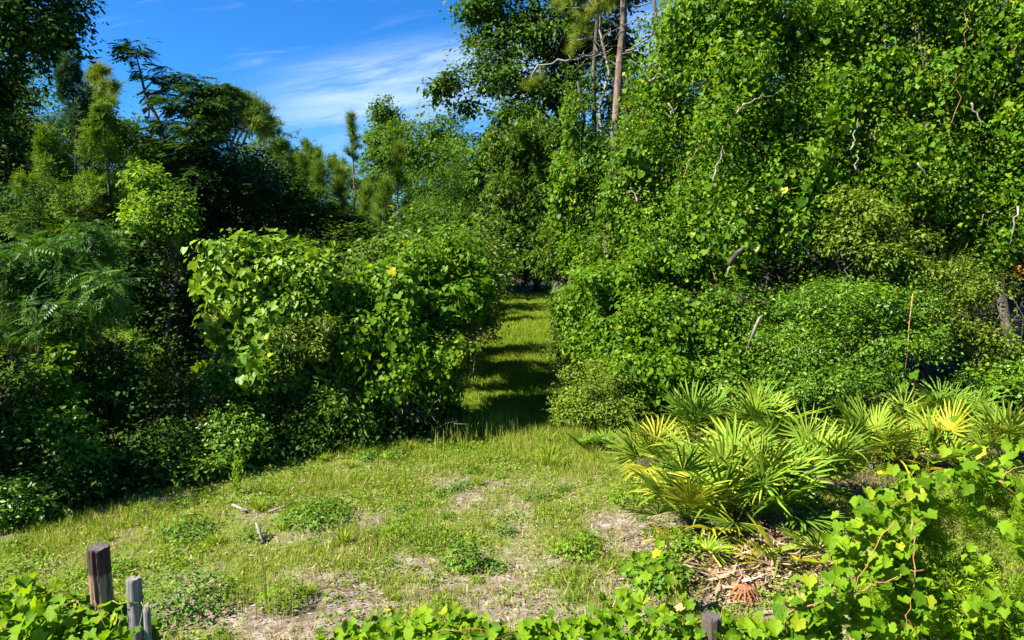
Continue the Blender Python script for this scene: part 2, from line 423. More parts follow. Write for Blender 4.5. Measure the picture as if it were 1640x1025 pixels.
def orient(mode, out):
    n = len(out); up = np.array((0, 0, 1.0))
    if mode == 'broad':
        return frames(.75 * up + .55 * out + .75 * rand_unit(n), .6 * out - .35 * up + .8 * rand_unit(n))
    if mode == 'vine':
        return frames(.8 * out + .5 * up + .8 * rand_unit(n), -1.0 * up + .25 * out + .55 * rand_unit(n))
    if mode == 'upright':
        return frames(rand_unit(n), .9 * up + .6 * out + .5 * rand_unit(n))
    if mode == 'hang':
        return frames(rand_unit(n), -.6 * up + .6 * out + .45 * rand_unit(n))
    if mode == 'layer':
        return frames(1.3 * up + .4 * rand_unit(n), .9 * out - .25 * up + .5 * rand_unit(n))
    return frames(rand_unit(n), rand_unit(n))

CAMP = np.array((0, 0, CAM_H))
def single_leaf_meshes(kind, mat, count=4):
    res = []
    for i in range(count):
        tv, tf = T_grape(20 + i) if kind == 'grape' else T_heart(.5 + .05 * i, cup=.04 + .03 * i)
        res.append(mesh_np('leaf', tv, tf, mat))
    return res
LEAFM = {}
def leaf_objs(root, pos, x, y, z, size, kind, matkey, k, extra=None):
    """the k leaves that show largest become leaf objects; returns a mask of the rest"""
    view = CAMP - pos; dist = np.linalg.norm(view, axis=1); view /= dist[:, None]
    px = 820 + FPX * pos[:, 0] / pos[:, 1]; py = HORIZON + FPX * (CAM_H - pos[:, 2]) / pos[:, 1]
    inside = (px > 0) & (px < 1640) & (py > 0) & (py < 1015)
    score = size / dist * (.25 + np.abs(np.sum(view * z, 1))) * inside
    near = np.argsort(dist); rank = np.empty(len(dist)); rank[near] = np.linspace(1, 0, len(dist))
    score = score * (.3 + rank)
    idx = np.argsort(-score)[:k]
    idx = idx[score[idx] > 0]
    key = (kind, matkey)
    if key not in LEAFM: LEAFM[key] = single_leaf_meshes(kind, M[matkey])
    ms = LEAFM[key]
    loc = np.array(root.location)
    for q, i in enumerate(idx):
        me = ms[q % len(ms)]
        if extra and rng.random() < extra[1]:
            if (kind, extra[0]) not in LEAFM: LEAFM[(kind, extra[0])] = single_leaf_meshes(kind, M[extra[0]])
            me = LEAFM[(kind, extra[0])][q % 4]
        o = bpy.data.objects.new('leaf', me); SC.collection.objects.link(o); o.parent = root
        A = np.eye(4); A[:3, 0], A[:3, 1], A[:3, 2] = x[i] * size[i], y[i] * size[i], z[i] * size[i]; A[:3, 3] = pos[i] - loc
        o.matrix_basis = Matrix(A.tolist())
    rest = np.ones(len(pos), bool); rest[idx] = False
    return rest

def lobes(blobs, k=5, f=.48):
    out = []
    for (cx, cy, cz, a, b, c) in blobs:
        out.append((cx, cy, cz, a * .76, b * .76, c * .76))
        for _ in range(k):
            d = rand_unit(1)[0]; d[2] = d[2] * .8 + .1; q = f * rng.uniform(.6, 1.2)
            out.append((cx + d[0] * a * .82, cy + d[1] * b * .82, max(.2, cz + d[2] * c * .82), a * q, b * q, c * q))
    return out

def foliage(root, blobs, mat, tmpl, clumps, per, cr, size, mode='broad', shell=(.62, 1.0), flat=.7, lump=.3, hang=0., name='crown', singles=0, single_kind='heart', single_mat=None, extra=None, tone=(.45, .22), zmin=.06, yellow=.03, recess=.48):
    if recess > .2: blobs = lobes(blobs)
    pos, out, ct, cc = cluster(blobs, clumps, per, cr, shell, flat, lump, hang, zmin, recess)
    if recess > .2:
        ns = max(6, clumps // 9); k = 16; B = np.array(blobs)
        si = rng.integers(0, len(cc), ns); ctr = B[np.argmin(((cc[si][:, None] - B[None, :, :3]) ** 2).sum(-1), 1), :3]
        dv = nrm(nrm(cc[si] - ctr) + np.array((0, 0, .55 if mode != 'vine' else -.15)) + .5 * rand_unit(ns)); L = rng.uniform(1.2, 3.4, ns) * cr
        t = rng.random((ns, k)); sp = cc[si][:, None] + dv[:, None] * (t * L[:, None])[..., None] + rng.normal(size=(ns, k, 3)) * size * .45
        sp = sp.reshape(-1, 3); so = np.repeat(dv, k, 0); kk = sp[:, 2] > zmin
        pos = np.concatenate([pos, sp[kk]]); out = np.concatenate([out, so[kk]]); ct = np.concatenate([ct, np.full(kk.sum(), .08)])
    x, y, z = orient(mode, out)
    n = len(pos)
    sz = size * np.where(rng.random(n) < .12, rng.uniform(1.2, 1.8, n), rng.uniform(.45, 1.2, n)) * (.62 + .85 * noise3(pos * 1.1 + 50))
    tn = tone[0] + ct + rng.normal(0, tone[1], n)
    tn = np.clip(tn, 0, .9); tn[rng.random(n) < yellow] = rng.uniform(.93, 1.0)
    if singles:
        rest = leaf_objs(root, pos, x, y, z, sz, single_kind, single_mat, singles, extra)
        pos, x, y, z, sz, tn = pos[rest], x[rest], y[rest], z[rest], sz[rest], tn[rest]
    if tmpl == 'heart':
        q = (sz * FPX / np.maximum(pos[:, 1], 1) > 9.0) | (rng.random(len(sz)) < .15)
        vf = join(scatter('heart4', pos[q], x[q], y[q], z[q], sz[q], tn[q]), scatter('kite', pos[~q], x[~q], y[~q], z[~q], sz[~q], tn[~q]))
    else: vf = scatter(tmpl, pos, x, y, z, sz, tn)
    part(name, vf, M[mat], root, kind='stuff')
    return cc

def PB(px, py, Y, rx, rz, ry=None):
    """ellipsoid from pixel centre, depth and pixel radii"""
    c = at(px, py, Y); a, b = m(rx, Y), m(rz, Y)
    return (c[0], c[1], c[2], a, ry if ry else a, b)

def trunk_limbs(root, base, top, r0, r1, targets, mat, limbs=10, lr=.35, wob=.03, n=9, sides=8, limb_lo=.35):
    P = curve(base, top, 0, n, wob); P[0] = base; P[-1] = top
    part('trunk', tube(P, np.linspace(r0, r1, n) * (1 + .35 * np.exp(-np.linspace(0, 8, n))), sides, .15, int(rng.integers(1e6))), M[mat], root, smooth=True)
    vs = []
    if len(targets):
        ii = rng.choice(len(targets), min(limbs, len(targets)), replace=False)
        for i in ii:
            tq = np.asarray(targets[i]); f = np.clip((tq[2] - base[2]) / max(top[2] - base[2], .1) - .22 - .1 * rng.random(), limb_lo, .97)
            k = f * (n - 1); j = int(min(k, n - 2)); p = P[j] * (1 - (k - j)) + P[j + 1] * (k - j)
            rr = (r0 + (r1 - r0) * f) * lr * rng.uniform(.7, 1.2)
            vs.append(limb(p, tq, rr, rr * .25, .06, 7, .05))
        if base[1] > 30 or root.name.startswith('forest'): part('limb', join(*vs), M[mat], root, smooth=True, kind='stuff')
        else:
            for v_ in vs: part('limb', v_, M[mat], root, smooth=True)
    return P

def tree(name, label, base_xy, top_z, r0, blobs, mat, tmpl, clumps, per, cr, size, bark='bark', mode='broad', cat='tree', group=None, lean=(0, 0), limbs=12, top_xy=None, **kw):
    base = np.array((base_xy[0], base_xy[1], float(gz(base_xy[0], base_xy[1])) - .05))
    root = thing(name, label, cat, base, group)
    cc = foliage(root, blobs, mat, tmpl, clumps, per, cr, size, mode, **kw)
    top = np.array((base[0] + lean[0], base[1] + lean[1], top_z))
    trunk_limbs(root, base, top, r0, r0 * .35, cc[cc[:, 2] > top_z * .3], bark, limbs)
    return root

def shrub(name, label, base_xy, blobs, mat, tmpl, clumps, per, cr, size, stems=7, bark='bark', mode='broad', cat='shrub', group=None, sr=.022, **kw):
    base = np.array((base_xy[0], base_xy[1], float(gz(base_xy[0], base_xy[1])) - .03))
    root = thing(name, label, cat, base, group)
    kw.setdefault('name', 'foliage')
    cc = foliage(root, blobs, mat, tmpl, clumps, per, cr, size, mode, **kw)
    for i in rng.choice(len(cc), min(stems, len(cc)), replace=False):
        b = base + np.array((rng.normal(0, .15), rng.normal(0, .1), 0))
        part('stem', limb(b, cc[i], sr * rng.uniform(.7, 1.3), sr * .3, .12, 8, .04), M[bark], root, smooth=True)
    return root

def dup_tree(root, loc, rz, s, label=None, group=None):
    r = root.copy(); SC.collection.objects.link(r); r.location = loc; r.rotation_euler = (0, 0, rz); r.scale = (s, s, s)
    if label: r['label'] = label
    if group: r['group'] = group
    for ch in list(root.children):
        c = ch.copy(); SC.collection.objects.link(c); c.parent = r
    return r

# ------------------------------------------------------------------ ground and path
def path_x(y):
    """centre line of the mown track"""
    return np.interp(y, [8, 12, 16, 20, 30, 50, 60], [-.55, -.35, -.1, .25, .3, .35, .4])
def path_w(y):
    return np.interp(y, [8, 11, 13, 16, 20, 30, 50], [2.2, 1.9, 1.55, 1.4, 1.35, 1.5, 1.9])
def edge_left_y(x):
    """front edge of the left thicket"""
    return np.interp(x, [-14, -8.5, -6.3, -4.2, -2.6, -1.4], [6.6, 8.2, 9.7, 11.2, 12.0, 12.4])

def axis(a, b, st, lim, grow):
    q = list(np.arange(a, b + 1e-6, st)); s = st
    while q[-1] < lim: s *= grow; q.append(q[-1] + s)
    return q
xs_ = axis(0, 8, .15, 420, 1.22); xs = np.array([-q for q in xs_[:0:-1]] + xs_)
ys = np.array([-60, -25, -10, -4, -1, .8, 2, 3] + axis(3.6, 15, .14, 620, 1.08))
GX, GY = np.meshgrid(xs, ys)
GZ = gz(GX, GY) * np.clip(1.5 - GY / 200, .2, 1)
gv = np.stack([GX, GY, GZ], -1).reshape(-1, 3)
nx = len(xs)
def bare(x, y):
    """0..1: where sand and litter show through the grass"""
    b = .55 * n2(x, y, .55, 2.0) + .30 * n2(x, y, 1.5, 4.0) + .15 * n2(x, y, 4.0, 7.0)
    front = np.clip((9.2 - y) / 3.2, 0, 1) * np.clip(1 - np.abs(x - .9) / 4.0, 0, 1)
    b = b + .13 * front
    b = b - .12 * np.clip((y - 10) / 2.5, 0, 1)
    return .95 * np.clip((b - .585) / .14, 0, 1)
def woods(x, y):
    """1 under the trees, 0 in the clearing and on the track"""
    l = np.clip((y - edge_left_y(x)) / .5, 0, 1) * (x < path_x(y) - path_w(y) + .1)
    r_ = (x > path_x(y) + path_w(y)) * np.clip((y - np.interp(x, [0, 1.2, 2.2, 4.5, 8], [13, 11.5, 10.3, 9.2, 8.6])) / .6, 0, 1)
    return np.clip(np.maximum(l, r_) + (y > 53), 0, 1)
gi = np.array([(j * nx + i, j * nx + i + 1, (j + 1) * nx + i + 1, (j + 1) * nx + i) for j in range(len(ys) - 1) for i in range(nx - 1)])
gc = gv[gi].mean(1)
isp = (np.abs(gc[:, 0] - path_x(gc[:, 1])) < path_w(gc[:, 1])) & (gc[:, 1] > 10.5) & (gc[:, 1] < 53)

def ground_mat():
    mt, N, L = new_mat('ground')
    t = N.new('ShaderNodeTexCoord')
    def nt(s, d=6, r_=.6):
        n = N.new('ShaderNodeTexNoise'); n.inputs['Scale'].default_value = s; n.inputs['Detail'].default_value = d; n.inputs['Roughness'].default_value = r_
        L.new(t.outputs['Object'], n.inputs['Vector']); return n.outputs[0]
    def ramp(src, *st):
        rp = N.new('ShaderNodeValToRGB'); e = rp.color_ramp.elements
        e[0].position, e[0].color = st[0][0], (*st[0][1], 1); e[1].position, e[1].color = st[-1][0], (*st[-1][1], 1)
        for p_, c in st[1:-1]:
            q = e.new(p_); q.color = (*c, 1)
        L.new(src, rp.inputs[0]); return rp.outputs[0]
    sand = ramp(nt(7, 8, .7), (.34, (.085, .058, .042)), (.5, (.18, .135, .105)), (.68, (.33, .285, .25)))
    turf = ramp(nt(16, 7, .75), (.3, (.045, .075, .010)), (.52, (.11, .15, .022)), (.72, (.20, .18, .075)))
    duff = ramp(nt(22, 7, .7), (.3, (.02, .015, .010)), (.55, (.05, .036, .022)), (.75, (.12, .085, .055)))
    a1 = N.new('ShaderNodeAttribute'); a1.attribute_name = 'bare'
    a2 = N.new('ShaderNodeAttribute'); a2.attribute_name = 'woods'
    m1 = N.new('ShaderNodeMix'); m1.data_type = 'RGBA'; L.new(a1.outputs['Fac'], m1.inputs[0]); L.new(turf, m1.inputs[6]); L.new(sand, m1.inputs[7])
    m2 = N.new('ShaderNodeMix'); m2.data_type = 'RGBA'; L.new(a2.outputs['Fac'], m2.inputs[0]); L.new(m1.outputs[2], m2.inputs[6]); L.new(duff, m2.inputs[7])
    p = N.new('ShaderNodeBsdfPrincipled'); p.inputs['Roughness'].default_value = .95; p.inputs['Specular IOR Level'].default_value = .1
    L.new(m2.outputs[2], p.inputs['Base Color'])
    b = N.new('ShaderNodeBump'); b.inputs['Strength'].default_value = .8; b.inputs['Distance'].default_value = .03
    L.new(nt(30, 8, .7), b.inputs['Height']); L.new(b.outputs[0], p.inputs['Normal'])
    o = N.new('ShaderNodeOutputMaterial'); L.new(p.outputs[0], o.inputs[0])
    return mt
M['ground'] = ground_mat()
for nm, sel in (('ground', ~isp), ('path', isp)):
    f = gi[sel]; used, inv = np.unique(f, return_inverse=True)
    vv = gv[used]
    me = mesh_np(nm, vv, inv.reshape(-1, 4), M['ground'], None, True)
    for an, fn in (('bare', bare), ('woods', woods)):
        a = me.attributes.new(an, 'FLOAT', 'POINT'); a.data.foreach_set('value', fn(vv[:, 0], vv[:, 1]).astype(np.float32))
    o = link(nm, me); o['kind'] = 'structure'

# ------------------------------------------------------------------ the tall trees on the left
L1 = tree('live_oak', 'tall dark oak at the far left edge with crown reaching over the top corner', (-15, 18.2), 11.0, .30,
     [PB(-10, 60, 18, 110, 60), PB(55, 5, 18, 85, 34), PB(-60, -60, 18.3, 170, 90), PB(-20, 180, 18, 75, 90), PB(-15, 310, 17.6, 70, 70), PB(-120, 200, 19, 120, 180), PB(105, -10, 17.8, 42, 18)],
     'dark', 'ovate', 1100, 46, .30, .12, limbs=22, lump=.45)
p_ = [at(60, 40, 17.8), at(75, 75, 17.7), at(95, 80, 17.7), at(70, 110, 17.7)]
part('hanging_branch', join(limb(at(35, 30, 17.9), at(72, 118, 17.7), .02, .005, -.1), limb(at(60, 60, 17.8), at(122, 75, 17.7), .012, .004, .05), limb(at(115, 10, 17.8), at(125, 50, 17.7), .01, .004), limb(at(60, 110, 17.8), at(85, 90, 17.7), .01, .004)), M['bark'], L1)
ps = []
for (px, py, k, sp) in ((98, 72, 90, 12), (108, 82, 60, 12), (72, 92, 40, 7), (72, 112, 40, 8), (120, 70, 20, 5), (82, 125, 20, 6)):
    ps.append(at(px, py, 17.7) + rng.normal(size=(k, 3)) * m(sp, 17.7) * np.array((.7, .7, .45)))
ps = np.concatenate(ps); x, y, z = orient('broad', rand_unit(len(ps)))
part('hanging_leaves', scatter('ovate', ps, x, y, z, rng.uniform(.06, .11, len(ps)), rng.random(len(ps)) * .6), M['dark'], L1, kind='stuff')

shrub('shade_shrub', 'tall shrub just outside the left edge whose shade falls on the lower thicket', (-9.2, 8.9),
     [(-9.2, 8.9, 2.8, 1.5, 1.4, 1.3), (-10.4, 8.4, 3.0, 1.4, 1.3, 1.3), (-8.6, 9.9, 2.2, 1.0, 1.0, 1.0), (-9.6, 7.6, 2.2, 1.1, 1.0, 1.1), (-8.4, 8.6, 2.7, 1.2, 1.2, 1.2)], 'dark', 'ovate', 480, 36, .2, .09)

def cedar(name, label, base, H, rad, mat, n, size, tmpl='spray6', lean=0.0, low=.06, group=None, cat='tree', droop=.1):
    base = np.array((base[0], base[1], float(gz(base[0], base[1])) - .05))
    root = thing(name, label, cat, base, group)
    t = rng.random(n) ** .75 * (1 - low) + low
    ang = rng.uniform(0, 2 * np.pi, n)
    # boughs: sprays bunch on a number of boughs
    nb = max(26, int(n / 80)); bt = np.sort(rng.random(nb)) ** .8 * (1 - low) + low; ba = rng.uniform(0, 2 * np.pi, nb); bl = rng.uniform(.35, 1.45, nb)
    bi = rng.integers(0, nb, n); s = np.sqrt(rng.uniform(.12, 1, n))
    rr = rad * (1 - bt[bi]) ** .85 * bl[bi] * s + .03
    an = ba[bi] + rng.normal(0, .17, n) * (1.2 - .4 * s)
    zz = bt[bi] * H + rr * (.25 - droop) + rng.normal(0, .07, n) * (1 + rad * .5)
    keep = (zz < H) & (zz > .05)
    out = np.stack([np.cos(an), np.sin(an), np.zeros(n)], -1)
    pos = base + np.stack([rr * np.cos(an) + lean * zz / H, rr * np.sin(an), zz], -1)
    tip = out * .8 + np.array((0, 0, .55)) + .45 * rand_unit(n)
    x, y, z = frames(np.array((0, 0, .8)) + .6 * out + .7 * rand_unit(n), tip)
    tn = np.clip(.45 + rng.normal(0, .1, nb)[bi] + rng.normal(0, .16, n), 0, 1)
    ns = 70; ts = rng.uniform(.80, 1.0, ns); sa = rng.uniform(0, 6.28, ns); k = keep
    sp = base + np.stack([np.cos(sa) * rad * (1 - ts) * .5 + lean * ts, np.sin(sa) * rad * (1 - ts) * .5, ts * H], -1)
    sx, sy, sz_ = frames(rand_unit(ns), np.stack([np.cos(sa) * .35, np.sin(sa) * .35, np.full(ns, 1.)], -1))
    part('leader', scatter(tmpl, sp, sx, sy, sz_, size * rng.uniform(.6, 1.1, ns), rng.uniform(.2, .7, ns)), M[mat], root, kind='stuff')
    part('crown', scatter(tmpl, pos[k], x[k], y[k], z[k], size * rng.uniform(.7, 1.25, k.sum()) * (1.1 - .55 * bt[bi][k]), tn[k]), M[mat], root, kind='stuff')
    P = curve(base, base + np.array((lean, 0, H * .96)), 0, 7, .008)
    part('trunk', tube(P, np.linspace(.012 * H + .02, .01, 7), 6, .1), M['bark'], root, smooth=True)
    vs = [limb(base + np.array((lean * bt[i], 0, bt[i] * H * .97)), base + np.array((rad * (1 - bt[i]) ** .85 * .8 * math.cos(ba[i]) + lean * bt[i], rad * (1 - bt[i]) ** .85 * .8 * math.sin(ba[i]), bt[i] * H + .1)), .02, .006, .02, 4, .02, 4) for i in range(0, nb, 3)]
    part('limb', join(*vs), M['bark'], root, kind='stuff')
    return root

b = at(132, 400, 16.5); cedar('cedar_tree', 'tallest dark bluish cedar spire against the sky on the left', b, at(132, 92, 16.5)[2], 1.7, 'cedar_dark', 5000, .32)
b = at(178, 400, 14.6); cedar('cedar_tree', 'sunlit yellow green cedar in front of the dark cedar spire', b, at(178, 165, 14.6)[2], 1.75, 'cedar', 5000, .29)
b = at(85, 400, 15.4); cedar('cedar_tree', 'dull green cedar between the far left oak and the sunlit cedar', b, at(85, 205, 15.4)[2], 1.5, 'cedar', 3800, .31)

def pine(name, label, base, H, start, spread, nb, tuft, tl, mat='pine', bark='pine_bark', r0=.15, shape='round', group=None, per=9, lean=(0, 0), tone=.45, tmpl='tuft', spire=.0):
    base = np.array((base[0], base[1], -.05)); root = thing(name, label, 'tree', base, group)
    top = base + np.array((lean[0], lean[1], H))
    P = curve(base, top, 0, 9, .010); P[0], P[-1] = base, top
    part('trunk', tube(P, np.linspace(r0, max(.012, r0 * .12), 9), 8, .12, int(rng.integers(1e6))), M[bark], root, smooth=True)
    pos, tip, vs = [], [], []
    for i in range(nb):
        f = start + (1 - start) * (i + rng.random()) / nb
        k = f * 8; j = min(int(k), 7); p = P[j] * (1 - (k - j)) + P[j + 1] * (k - j)
        q = (f - start) / (1 - start)
        L = spread * {'round': max(.25, math.sin(math.pi * min(1, .18 + .8 * q))), 'cone': (1 - q) * .9 + .1, 'flat': .5 + .6 * q}[shape] * rng.uniform(.6, 1.15)
        a = rng.uniform(0, 2 * np.pi); e = rng.uniform(.05, .6) + .5 * q
        d = np.array((math.cos(a) * math.cos(e), math.sin(a) * math.cos(e), math.sin(e)))
        tp_ = p + d * L
        vs.append(limb(p, tp_, .05 * r0 / .15 * (1 - .5 * q) + .01, .008, -.05, 5, .04, 4))
        for s in rng.uniform(.45, 1.05, per):
            w = p + d * L * s + rng.normal(size=3) * L * .16 * s
            pos.append(w); tip.append(nrm(d + np.array((0, 0, .35)) + rng.normal(size=3) * .5))
    for s in np.linspace(1 - spire, 1.0, int(18 * spire * 4) + 3):
        k = s * 8; j = min(int(k), 7); p = P[j] * (1 - (k - j)) + P[j + 1] * (k - j)
        for _ in range(3): pos.append(p + rng.normal(size=3) * .06); tip.append(nrm(np.array((0, 0, 1.2)) + rng.normal(size=3) * .6))
    pos, tip = np.array(pos), np.array(tip); n = len(pos)
    x, y, z = frames(rand_unit(n), tip)
    part('crown', scatter(tmpl, pos, x, y, z, tl * rng.uniform(.7, 1.2, n), np.clip(tone + rng.normal(0, .2, n), 0, 1)), M[mat], root, kind='stuff')
    part('limb', join(*vs), M[bark], root, kind='stuff')
    return root

# far pines
b = at(372, 400, 46); b[2] = -.05
fp = thing('pine_tree', 'far pine with forked pale trunk and flat rounded crown on the left', 'tree', b)
foliage(fp, [PB(330, 185, 46, 22, 12), PB(350, 165, 46, 20, 11), PB(378, 157, 46, 24, 12), PB(405, 175, 46, 18, 12), PB(412, 200, 46, 16, 9), PB(390, 190, 46.5, 18, 10), PB(355, 195, 46.5, 20, 10), PB(335, 215, 46, 20, 10), PB(320, 240, 46, 20, 12)], 'pine', 'tuft', 260, 9, .42, .62, mode='none', shell=(.2, 1), lump=.2, recess=.1, tone=(.6, .2))
part('trunk', tube([b, at(374, 320, 46), at(372, 240, 46)], [.24, .2, .17], 7, .15), M['pale_bark'], fp, True)
for e_ in ((395, 195), (345, 205), (378, 175), (408, 205), (330, 225)): part('limb', limb(at(372, 245, 46), at(*e_, 46), .11, .04, .04, 6, .05), M['pale_bark'], fp, True)
b = at(180, 400, 42); pine('pine_tree', 'far pine with light rounded crown between two cedars', b, at(180, 112, 42)[2], .62, 2.1, 34, 0, .7, mat='pine_yellow', r0=.16, bark='pale_bark', shape='round', per=18)
far = [(427, 195, 52, 2.6, 'far bushy pine just right of the forked pale pine'), (452, 232, 55, 2.4, 'far pine standing left of the low gap in the skyline'), (500, 236, 58, 2.2, 'far pine with two pointed tops left of the skyline gap'),
       (474, 255, 54, 2.0, 'far short pine between two taller far pines'), (540, 262, 60, 2.4, 'lowest far pine at the bottom of the skyline gap')]
for px, py, Y, sp, lb in far:
    b = at(px, 400, Y); pine('pine_tree', lb, b, at(px, py, Y)[2], .3, sp * 1.3, 40, 0, .8, tone=.6, r0=.16, shape='round', per=22, spire=.06)
young = [(567, 184, 38, 1.45, .20, 'slender young pine with tall pointed spire standing before the sky gap'), (512, 262, 36, 1.1, .25, 'young pine with drooping needles left of the tall spire pine'),
         (487, 250, 37, 1.0, .3, 'young pine spire nearest the dark trees on the left'), (618, 290, 34, 1.0, .25, 'young pine with thin pale trunk right of the tall spire pine'),
         (640, 235, 39, 1.2, .22, 'young light green pine against the far oaks'), (590, 300, 36, 1.0, .2, 'short young pine close right of the tall spire pine'), (545, 272, 37, 1.0, .25, 'short young pine close left of the tall spire pine')]
for px, py, Y, sp, st, lb in young:
    b = at(px, 400, Y); pine('young_pine', lb, b, at(px, py, Y)[2], st, sp * 1.3, 30, 0, .62, r0=.085, bark='pale_bark', shape='cone', per=8, spire=.2, tmpl='longtuft', tone=.62)

# leaning compound-leaved tree, dark against the sky
Yc = 17.5
tiers = [(218, 82, 24, 18), (236, 120, 18, 7), (268, 112, 10, 5), (296, 124, 20, 7), (270, 136, 16, 5), (318, 142, 24, 9), (250, 152, 16, 6), (345, 138, 18, 6), (292, 170, 34, 9), (332, 172, 36, 11), (365, 148, 18, 7),
         (285, 205, 40, 14), (325, 215, 44, 20), (300, 245, 54, 24), (345, 260, 44, 26), (330, 295, 70, 30), (400, 300, 44, 24), (265, 265, 30, 24)]
base = at(300, 400, Yc); base[2] = -.05
mim = thing('mimosa_tree', 'leaning dark feathery leaved tree with thin bare stem against the blue sky', 'tree', base)
foliage(mim, [PB(a_, b_, Yc + rng.uniform(-.4, .6), c_, d_) for a_, b_, c_, d_ in tiers], 'dark', TPIN, 800, 5, .10, .21, mode='layer', shell=(.1, 1), lump=.2, flat=.35, recess=0)
stem = [base, at(285, 300, Yc), at(252, 190, Yc), at(232, 150, Yc), at(226, 120, Yc), at(216, 80, Yc)]
part('trunk', tube(stem, [.10, .085, .05, .035, .025, .012], 7, .1), M['bark'], mim, smooth=True)
vs = []
for a_, b_, c_, d_ in tiers[2:]:
    s = at(285 - (300 - b_) * .35 if b_ < 300 else 290, min(b_ + 40, 320), Yc); vs.append(limb(s, at(a_, b_ + 4, Yc), .025, .008, .05))
[part('limb', v_, M['bark'], mim) for v_ in vs]

tree('broadleaf_tree', 'dark broadleaf tree massed behind the cedars and the leaning feathery tree', (at(200, 400, 22)[0], 22), 6.0, .2,
     [PB(185, 225, 22, 60, 50), PB(90, 240, 22, 60, 60), PB(270, 255, 22, 56, 40), PB(140, 310, 21, 90, 60), PB(250, 320, 21, 80, 50), PB(330, 300, 21, 50, 50)], 'oak', 'ovate', 620, 42, .24, .12)
# dark trees behind the left thicket
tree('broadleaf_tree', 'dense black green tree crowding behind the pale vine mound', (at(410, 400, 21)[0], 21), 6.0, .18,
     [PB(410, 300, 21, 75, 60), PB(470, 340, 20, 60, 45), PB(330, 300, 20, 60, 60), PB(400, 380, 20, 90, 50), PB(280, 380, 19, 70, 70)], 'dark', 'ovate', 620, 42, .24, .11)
tree('broadleaf_tree', 'dark tree with flat layered sprays above the two vine mounds', (at(570, 400, 18.5)[0], 18.5), 4.0, .12,
     [PB(560, 370, 18.5, 70, 26), PB(610, 400, 18.2, 60, 26), PB(510, 350, 18.8, 50, 24), PB(530, 400, 18, 70, 40), PB(630, 430, 18.5, 60, 40)], 'oak', 'ovate', 420, 34, .2, .10, flat=.3, mode='layer')
tree('small_tree', 'bright yellow green small tree lit between cedar and dark trees', (at(268, 400, 13.8)[0], 13.8), 4.0, .07,
     [PB(268, 322, 13.8, 40, 26), PB(245, 350, 13.8, 40, 26), PB(290, 350, 13.8, 34, 28), PB(235, 290, 14, 30, 26)], 'young', 'ovate', 200, 34, .14, .085, limbs=8)
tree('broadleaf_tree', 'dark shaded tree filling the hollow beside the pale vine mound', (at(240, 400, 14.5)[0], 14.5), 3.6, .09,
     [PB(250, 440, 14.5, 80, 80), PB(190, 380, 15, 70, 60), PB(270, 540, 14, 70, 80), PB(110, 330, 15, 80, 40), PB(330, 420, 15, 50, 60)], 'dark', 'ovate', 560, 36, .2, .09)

# woods behind, further left and right: filled with a few repeated trees
pro = tree('forest_tree', 'broadleaf tree crowded in the deep woods left of the track', (-17, 24), 8, .2, [(-17, 24, 6.5, 3, 3, 3), (-18.5, 24, 4.5, 2.6, 2.6, 2.6), (-15.4, 23.6, 4.2, 2.6, 2.6, 2.4), (-17, 22.6, 2.4, 2.6, 2.2, 2)], 'oak', 'ovate', 700, 30, .34, .16, group='trees in the woods left of the track')
for xx, yy, s in ((-19, 19.5, 1.05), (-11, 28, .55), (-6.8, 27, .40), (-21, 30, 1.2), (-17, 17, .8), (-26, 26, 1.3), (-18, 42, .85), (-25, 46, 1.2), (-30, 40, 1.4)):
    dup_tree(pro, (xx, yy, -.05), rng.uniform(0, 6), s)
# ------------------------------------------------------------------ far trees closing the track
FO = [(622, 182, 62, 20, 26, 'far oak with the highest rounded peak beside the skyline gap'), (660, 215, 58, 46, 40, 'far oak with rounded top next to the peaked one'), (705, 205, 56, 46, 40, 'far oak rising just left of the big oak'), (745, 250, 52, 50, 50, 'far oak half behind the outer bough of the big oak'), (606, 255, 60, 22, 30, 'low far oak at the right side of the skyline gap')]
for px, py, Y, rx, rz, lb in FO:
    b = at(px, 400, Y)
    tree('far_oak', lb, (b[0], Y), at(px, py, Y)[2], .22, [PB(px, py, Y, rx, rz), PB(px - rx * .5, py + rz * 1.3, Y - 1, rx, rz), PB(px + rx * .6, py + rz * 1.2, Y - 1, rx, rz), PB(px, py + rz * 2.4, Y - 1.5, rx * 1.2, rz * 1.1), PB(px + 8, py + rz * 3.6, Y - 2, rx * 1.1, rz)],
         'far_oak', 'ovate', 420, 25, .42, .24, limbs=10, lump=.5, bark='pale_bark')
for px, py, Y, rx, rz, lb in ((560, 340, 42, 60, 40, 'low leafy bush below the tall spire pine'), (640, 345, 40, 60, 46, 'low leafy bush below the young light pine'), (700, 340, 38, 50, 60, 'leafy bush at the foot of the far oaks'), (480, 320, 40, 50, 40, 'low leafy bush below the far pines')):
    b = at(px, 400, Y)
    shrub('bush', lb, (b[0], Y), [PB(px, py, Y, rx, rz), PB(px - rx * .6, py + rz * .8, Y, rx, rz), PB(px + rx * .6, py + rz * .9, Y, rx, rz)], 'far_oak', 'ovate', 260, 26, .3, .16)
tree('shade_oak', 'dense dark oak overhanging the far end of the grassy track', (at(800, 400, 46)[0], 50), 7.5, .25,
     [PB(770, 345, 48, 86, 62), PB(690, 390, 47, 56, 56), PB(820, 330, 50, 70, 56), PB(725, 420, 46, 40, 34), PB(880, 400, 50, 50, 50), PB(830, 400, 56, 60, 46), PB(840, 280, 48, 80, 60), PB(740, 290, 47, 70, 50)], 'oak', 'ovate', 1200, 34, .42, .17, lump=.4)
